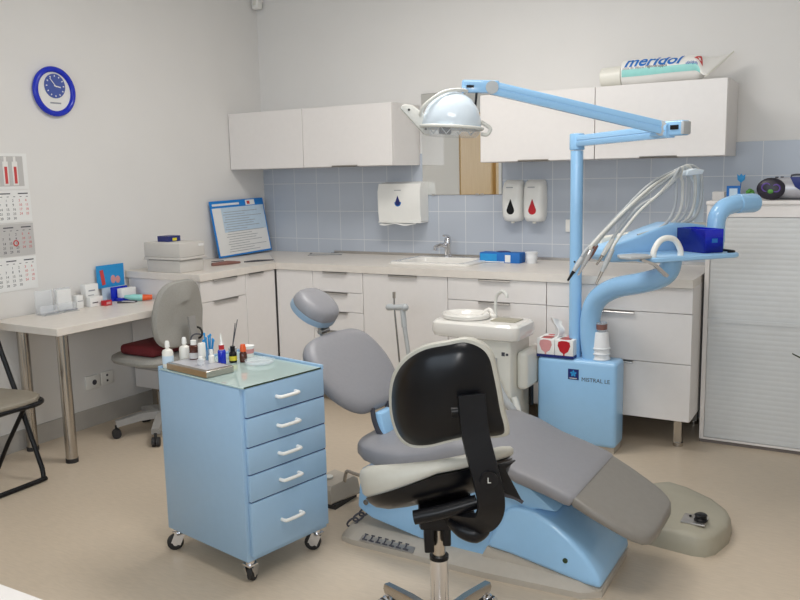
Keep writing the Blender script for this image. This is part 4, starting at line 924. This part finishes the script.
for cx,k in ((2.535,'pink'),(2.635,'crimson')):
    MB().prism(goblet(cx,TH+.057,0,1),.0012,FRONT(0,-.8582,0)).build('glass_print',k,tb)
    MB().box((cx-.03,-.845,TH+.0982),(cx+.03,-.79,TH+.0988)).build('top_print','brownsh',tb)
    for q in range(3): MB().ell((cx,-.835+.045*q,TH+.0985),(.026,.014,.002),14,6).build('top_print','crimson',tb)
for q in range(3): MB().prism(goblet(-.83+.042*q,TH+.057,0,.6),.0012,frame((0,-1,0),(0,0,1),(-1,0,0),(2.4868,-1.58,0))).build('side_print','crimson',tb)
MB().grid(lambda u,v: (2.575+.035*(u-.5)*(1+v)+.012*math.sin(v*5), -.79+.02*math.sin(u*7+v*2), TH+.098+.095*v+.012*math.sin(u*5)*v), 14, 10).build('tissue','paper',tb)
z=TH+.0004
for k,lab in enumerate(('lowest of the inverted white plastic cups stacked on the blue tower','middle one of the inverted white plastic cups stacked on the blue tower','topmost of the inverted white plastic cups stacked on the blue tower')):
    cxy=(2.812,-.795,z+.028*k)
    c=MB().lathe([(.045,0),(.048,.003),(.048,.007),(.044,.009),(.0385,.06),(.035,.088),(.032,.09),(.0315,.087),(.0345,.06),(.0405,.009),(.0425,.004)],cxy,seg=32,caps=False)
    if k==2: c.lathe([(.0305,.0895),(.001,.0895)],cxy,seg=32,caps=False)
    tag(c.build('plastic_cup','cupw',loc=cxy),lab,'cup','white cups stacked on the tower')
zc_=z+.056+.0902
pb=thing('pink_beaker','small pink-tinted clear beaker on top of the white cup stack','beaker',(2.812,-.795,zc_))
MB().lathe([(.025,0),(.028,.004),(.03,.05),(.028,.05),(.026,.006),(.001,.005)],(2.812,-.795,zc_+.0003)).build('beaker','clearpl',pb)
MB().lathe([(.0292,.012),(.0305,.04)],(2.812,-.795,zc_),caps=False).build('pink_band','brownsh',pb)

# ------------------------------------------------------------------ spittoon
t=thing('spittoon','cream ceramic dental spittoon on a pedestal left of the blue tower','spittoon',(2.25,-.95,0))
bx0,bx1,by0,by1=1.985,2.485,-1.125,-.85
b=MB(); b.rings([rr(bx0+.03,bx1-.03,by0+.03,by1-.03,.03,.597),rr(bx0+.01,bx1-.01,by0+.01,by1-.01,.04,.605),rr(bx0,bx1,by0,by1,.045,.63),rr(bx0+.004,bx1-.004,by0+.004,by1-.004,.045,.672),rr(bx0+.016,bx1-.016,by0+.016,by1-.016,.04,.684),rr(bx0+.04,bx1-.04,by0+.04,by1-.04,.035,.685)]); b.build('basin_housing','ceramic',t)
b=MB(); prof_=[(.115,0),(.128,.006),(.131,.022),(.124,.03),(.114,.024),(.1,.005),(.05,-.0),(.012,-.001)]
b.T=Matrix.Translation((2.135,-.985,.684))@Matrix.Diagonal((1,.88,1,1)); b.lathe(prof_,seg=44,caps=False); b.build('bowl','ceramic',t)
MB().cyl((2.135,-.985,.684),(2.135,-.985,.688),.018).build('bowl_drain','chrome',t)
MB().prism([(-.07,-.06),(.07,-.06),(.07,.05),(-.07,.05)],.004,Matrix.Translation((2.365,-.97,.6852)),.001).build('tray_inset','beige',t)
MB().tube([(2.27,-.9,.684),(2.27,-.9,.77),(2.285,-.905,.808),(2.32,-.925,.828),(2.352,-.95,.818),(2.356,-.955,.80)],.009,12,5).build('water_spout','hose2',t)
MB().tube([(2.2,-.91,.70),(2.235,-.905,.725),(2.26,-.915,.70)],.011,10,5).ell((2.25,-.91,.692),(.03,.02,.016)).build('rinse_nozzle','ceramic',t)
MB().box((2.13,-1.07,.02),(2.425,-.80,.6),.015,3).build('pedestal','cream',t)
MB().box((2.14,-1.06,0),(2.415,-.81,.02)).build('pedestal_plinth','basegrey',t)
MB().box((2.375,-1.0712,.515),(2.393,-1.07,.535)).box((2.398,-1.0712,.518),(2.412,-1.07,.53)).build('emblem','ink',t)
MB().box((2.4255,-1.0,.325),(2.485,-.74,.53),.025,4).build('side_housing','cream',t)
MB().box((2.455,-.9,.22),(2.475,-.87,.33),.004).build('connector','black',t)
MB().tube([(2.33,-1.075,.50),(2.345,-1.10,.42),(2.40,-1.11,.31),(2.45,-1.09,.235),(2.46,-1.03,.16)],.021,14,6).build('suction_hose','hose',t)
for p0,p1 in (((2.25,-1.09,.36),(2.31,-1.09,.26)),((2.44,-1.06,.30),(2.475,-1.08,.22))): MB().tube([p0,p1],.018,10,1).build('drain_tube','hose2',t)
t=thing('suction_holder','thin grey assistant stand with a horizontal holder, between the backrest and the sink cabinet','instrument stand',(1.78,-.97,0))
MB().lathe([(.11,0),(.11,.012),(.03,.02)],(1.795,-.97,0)).build('foot','basegrey',t)
MB().tube([(1.795,-.97,.018),(1.775,-.96,.36),(1.735,-.955,.62)],.0125,12,1).tube([(1.737,-.956,.6),(1.727,-.953,.70)],.016,12,1).build('pole','hose',t)
MB().tube([(1.635,-.95,.706),(1.68,-.95,.708),(1.74,-.955,.712)],[.019,.017,.019],14,2).ell((1.636,-.95,.706),(.02,.019,.019)).ell((1.742,-.955,.712),(.022,.02,.022)).build('holder_head','hose',t)
MB().tube([(1.672,-.952,.765),(1.672,-.952,.70),(1.70,-.955,.40),(1.72,-.955,.25)],.0055,8,1).cyl((1.672,-.952,.76),(1.672,-.952,.795),.009).build('thin_rod','steel',t)

# ------------------------------------------------------------------ assistant stool in front
S=Vector((2.914,-2.828,0)); A=Vector((-.5,.866,0)); R_=Vector((.866,.5,0)); Zv=Vector((0,0,1))
def sp_(r,a,z): return S+R_*r+A*a+Zv*z
t=thing('saddle_stool','black and pale grey saddle stool with a curved backrest on a chrome five-star base','stool',S)
for k in range(5):
    an=math.radians(155.5+72*k); dv=Vector((math.cos(an),math.sin(an),0))
    # spoke directions measured from the visible pair
    e=S+dv*.285
    MB().tube([S+Zv*.105+dv*.02,S+Zv*.10+dv*.15,e+Zv*.088],[1,1,.85],n=1,sect=[(-.014,-.02),(.014,-.02),(.018,.0),(.012,.016),(-.012,.016),(-.018,0)],up=(0,0,1)).build('base_spoke','steel',t)
    side=Vector((-dv.y,dv.x,0)); c=MB()
    c.m(0)
    for s_ in (-1,1): c.cyl(e+Zv*.0265+side*(.013*s_-.009),e+Zv*.0265+side*(.013*s_+.009),.0265,seg=20,bev=.004)
    c.m(1).ell(e+Zv*.04,(.02,.02,.02),16,10); c.cyl(e+Zv*.05,e+Zv*.085,.008)
    for s_ in (-1,1): c.cyl(e+Zv*.03+side*(.0225*s_),e+Zv*.03+side*(.026*s_),.022,seg=20)
    c.build('caster',['rubber','chrome'],t)
MB().cyl(S+Zv*.06,S+Zv*.30,.0275,seg=28).build('column_tube','chrome',t)
MB().cyl(S+Zv*.30,S+Zv*.312,.029,seg=28).build('column_ring','black',t)
MB().cyl(S+Zv*.312,S+Zv*.44,.02,seg=24).build('gas_piston','steel',t)
# seat frame of reference, tilted forwards-left
SM=frame(R_,A,Zv,sp_(.0,.0,.574))@Matrix.Rotation(math.radians(-9),4,'Y')@Matrix.Rotation(math.radians(-23),4,'X')
def seat_out(a,k):
    c,s_=math.cos(a),math.sin(a); p=2.4
    x=math.copysign(abs(c)**(2/p),c)*.232; y=math.copysign(abs(s_)**(2/p),s_)*.19
    y*=1-.12*abs(x/.232)
    return x*k,y*k
n=48; cush=[]
for k,f in ((.93,lambda x:-.013-.05*max(0,-x/.23)),(.99,lambda x:-.007-.04*max(0,-x/.23)),(1.0,lambda x:.006-.006*max(0,-x/.23)),(.97,lambda x:.016+.006*max(0,-x/.23)),(.88,lambda x:.024+.012*max(0,-x/.23)),(.6,lambda x:.022+.01*max(0,-x/.23)),(.2,lambda x:.018)):
    ring=[]
    for i in range(n):
        x,y=seat_out(2*PI*i/n,k); ring.append((x,y,f(x)+.02*(x/.23)**2*k))
    cush.append(ring)
b=MB(); b.T=SM.copy(); b.rings(cush,cap0=False); b.build('seat_cushion','pad',t,sharp=60)
sh_=[]
for k,z in ((.965,-.018),(.93,-.034),(.86,-.052),(.72,-.068),(.5,-.078),(.25,-.082)):
    ring=[]
    for i in range(n):
        x,y=seat_out(2*PI*i/n,k); x+= .02*(1-k); ring.append((x,y,z-.045*max(0,-x/.23)*k+.02*(x/.23)**2*k))
    sh_.append(ring)
b=MB(); b.T=SM.copy(); b.rings(sh_); b.build('seat_shell','blackshell',t,sharp=60)
# mechanism under the seat
b=MB(); b.T=frame(R_,A,Zv,S)
b.box((-.06,-.11,.435),(.10,.10,.495),.012,2); b.box((-.045,-.06,.345),(-.016,.045,.45),.004); b.box((.01,-.05,.36),(.034,.045,.45),.004); b.box((-.04,-.03,.40),(.02,.03,.44))
b.build('tilt_mechanism','black',t)
b=MB(); b.T=frame(R_,A,Zv,S); b.tube([(-.075,-.17,.505),(.0,-.175,.522),(.1,-.175,.55)],.02,14,2); b.build('cross_bar','black',t)
b=MB(); b.T=frame(R_,A,Zv,S); b.tube([(.03,-.13,.475),(.06,-.16,.462),(.095,-.17,.455),(.125,-.16,.465)],[.016,.024,.027,.018],14,5); b.build('tension_knob','black',t)
b=MB(); b.T=frame(R_,A,Zv,S); b.tube([(.12,-.16,.575),(.19,-.15,.56),(.225,-.14,.535)],[.6,1,.8],n=4,sect=[(-.018,-.006),(.018,-.006),(.018,.006),(-.018,.006)],up=(0,0,1)); b.build('paddle_lever','ink',t)
b=MB(); b.T=frame(R_,A,Zv,S); b.prism([(0,-.01),(.03,.04),(.10,.055),(.07,.03),(.115,-.06),(.05,-.03)],.012,frame((1,0,0),(0,0,1),(0,-1,0),(.105,-.19,.62)),.003,1); b.build('height_lever','black',t)
# back support bar
b=MB(); b.T=frame(R_,A,Zv,S)
b.tube([(.082,-.225,.868),(.09,-.235,.77),(.112,-.25,.67),(.13,-.25,.585),(.125,-.232,.53),(.10,-.205,.50),(.05,-.15,.48),(.0,-.08,.475)],1,n=6,sect=[(-.036,-.008),(.036,-.008),(.038,0),(.036,.008),(-.036,.008),(-.038,0)],up=(-.15,1,.12))
b.build('back_bar','black',t)
b=MB(); b.T=frame(R_,A,Zv,S); b.cyl((.124,-.266,.645),(.124,-.249,.645),.024); b.build('pivot_disc','black',t)
b=MB(); b.T=frame(R_,A,Zv,S); b.cyl((.03,-.2,.815),(.09,-.2,.82),.016); b.build('backrest_pin','black',t)
b=MB(); b.T=frame(R_,A,Zv,S); b.text('L',.022,frame((1,0,0),(0,0,1),(0,-1,0),(.118,-.2665,.638)),.0005); b.build('lever_mark','hose2',t)
# backrest shell: outline in (R, Z) about its centre
ol=[(.015,.158),(.06,.165),(.1,.148),(.122,.118),(.132,.07),(.14,.02),(.148,-.04),(.158,-.092),(.15,-.112),(.10,-.112),(.05,-.112),(0,-.125),(-.06,-.145),(-.115,-.150),(-.15,-.125),(-.168,-.07),(-.166,-.0),(-.145,.06),(-.105,.108),(-.05,.142)]
SMN=smoothpts([Vector((x,z,0)) for x,z in ol+[ol[0]]],4)[:-1]
def back_ring(k,base,bul):
    r_=[]
    for q in SMN:
        x,z=q.x*k,q.y*k
        r_.append((x, base+bul*((x/.16)**2)-.03*(z/.15)*.6, z))
    return r_
BM=frame(R_,A,Zv,sp_(.018,-.16,.842))@Matrix.Rotation(math.radians(-14),4,'Z')
b=MB(); b.T=BM.copy(); b.rings([back_ring(1.0,.018,.05),back_ring(1.045,.01,.05),back_ring(1.05,-.002,.05),back_ring(1.03,-.012,.05),back_ring(.975,-.012,.05)],False,False)
b.rings([back_ring(1.045,.01,.05),back_ring(1.0,.035,.05),back_ring(.85,.045,.05),back_ring(.5,.048,.05),back_ring(.1,.048,.05)],False,True); b.build('back_cushion','pad',t,sharp=60)
b=MB(); b.T=BM.copy(); b.rings([back_ring(.985,-.008,.05),back_ring(.96,-.018,.05),back_ring(.8,-.03,.045),back_ring(.55,-.04,.04),back_ring(.3,-.045,.03),back_ring(.06,-.047,.0)],False,True); b.build('back_shell','blackshell',t,sharp=60)

# ------------------------------------------------------------------ foreground table corner, plant, ceiling lights
t=thing('white_table','white table whose corner shows at the bottom left, nearest the camera','table',(2.2,-4.45,0))
MB().box((1.5,-4.85,.722),(3.05,-4.078,.75),.003).build('table_top','lam',t)
for x in (1.56,2.98):
    for y in (-4.14,-4.79): MB().box((x-.02,y-.02,0),(x+.02,y+.02,.7215)).build('leg','lam',t)
t=thing('potted_plant','potted plant with dark leaves at the right edge, in front of the shutter cabinet','plant',(4.02,-1.65,0))
px,py=4.05,-1.62
MB().lathe([(.08,0),(.09,.01),(.12,.2),(.13,.2),(.13,.23),(.115,.23),(.11,.2),(.005,.195)],(px,py,0)).build('pot','terracotta',t)
MB().tube([(px,py,.19),(px+.01,py,.42),(px,py+.01,.62)],[.012,.008,.004],8).build('stem','darkgreen',t)
for k in range(9):
    a=k*2.4+2.6; z_=.38+.03*k; l_=.26-.008*k
    d_=Vector((math.cos(a),math.sin(a),0)); sd=Vector((-d_.y,d_.x,0)); o=Vector((px,py,z_))
    if k==0: d_=Vector((-.96,-.28,0)); sd=Vector((-d_.y,d_.x,0)); l_=.295; o=Vector((px,py,.60))
    MB().grid(lambda u,v: o+d_*(l_*u)+sd*((v-.5)*.07*math.sin(PI*min(1,u*.94+.04)))+Zv*((.2*u-.07*u*u*(1 if k else .3))+.01*abs(v-.5)),12,4).build('leaf','darkgreen',t)

def ceil_lamp(x,y,label,pw):
    t=thing('ceiling_light',label,'lamp',(x,y,H-.06),0,'ceiling light panels')
    MB().box((x-.62,y-.32,H-.055),(x+.62,y+.32,H-.001),.004).build('frame','white',t)
    MB().box((x-.59,y-.29,H-.058),(x+.59,y+.29,H-.0545)).build('diffuser','lampglow',t)
    L=bpy.data.lights.new('panel_light','AREA'); L.shape='RECTANGLE'; L.size=1.15; L.size_y=.55; L.energy=pw; L.color=(1,.965,.93)
    o=bpy.data.objects.new('panel_light',L); COL.objects.link(o); o.location=(x,y,H-.07)
ceil_lamp(2.15,-1.7,'ceiling light panel nearest the sink wall, above the dental chair, out of the photo',29)
ceil_lamp(3.4,-3.4,'ceiling light panel above the camera, out of the photo',17)
L=bpy.data.lights.new('window_daylight','AREA'); L.shape='RECTANGLE'; L.size=3.5; L.size_y=1.45; L.energy=46; L.color=(.74,.87,1.0)
o=bpy.data.objects.new('window_daylight',L); COL.objects.link(o); o.location=(2.75,YF+.03,1.78); o.rotation_euler=(math.radians(90),0,0)
# the camera's flash
L=bpy.data.lights.new('camera_flash','AREA'); L.shape='DISK'; L.size=.05; L.energy=11; L.color=(1,.985,.97)
o=bpy.data.objects.new('camera_flash',L); COL.objects.link(o); o.location=CP+u2*.06-fw*.02; o.rotation_euler=cam.matrix_world.to_euler()
wd=bpy.data.worlds.new('world'); SC.world=wd; wd.use_nodes=True
wd.node_tree.nodes['Background'].inputs[0].default_value=(.75,.86,1,1); wd.node_tree.nodes['Background'].inputs[1].default_value=1.0
SC.view_settings.view_transform='Standard'; SC.view_settings.look='None'; SC.view_settings.exposure=0.0; SC.view_settings.gamma=1.0
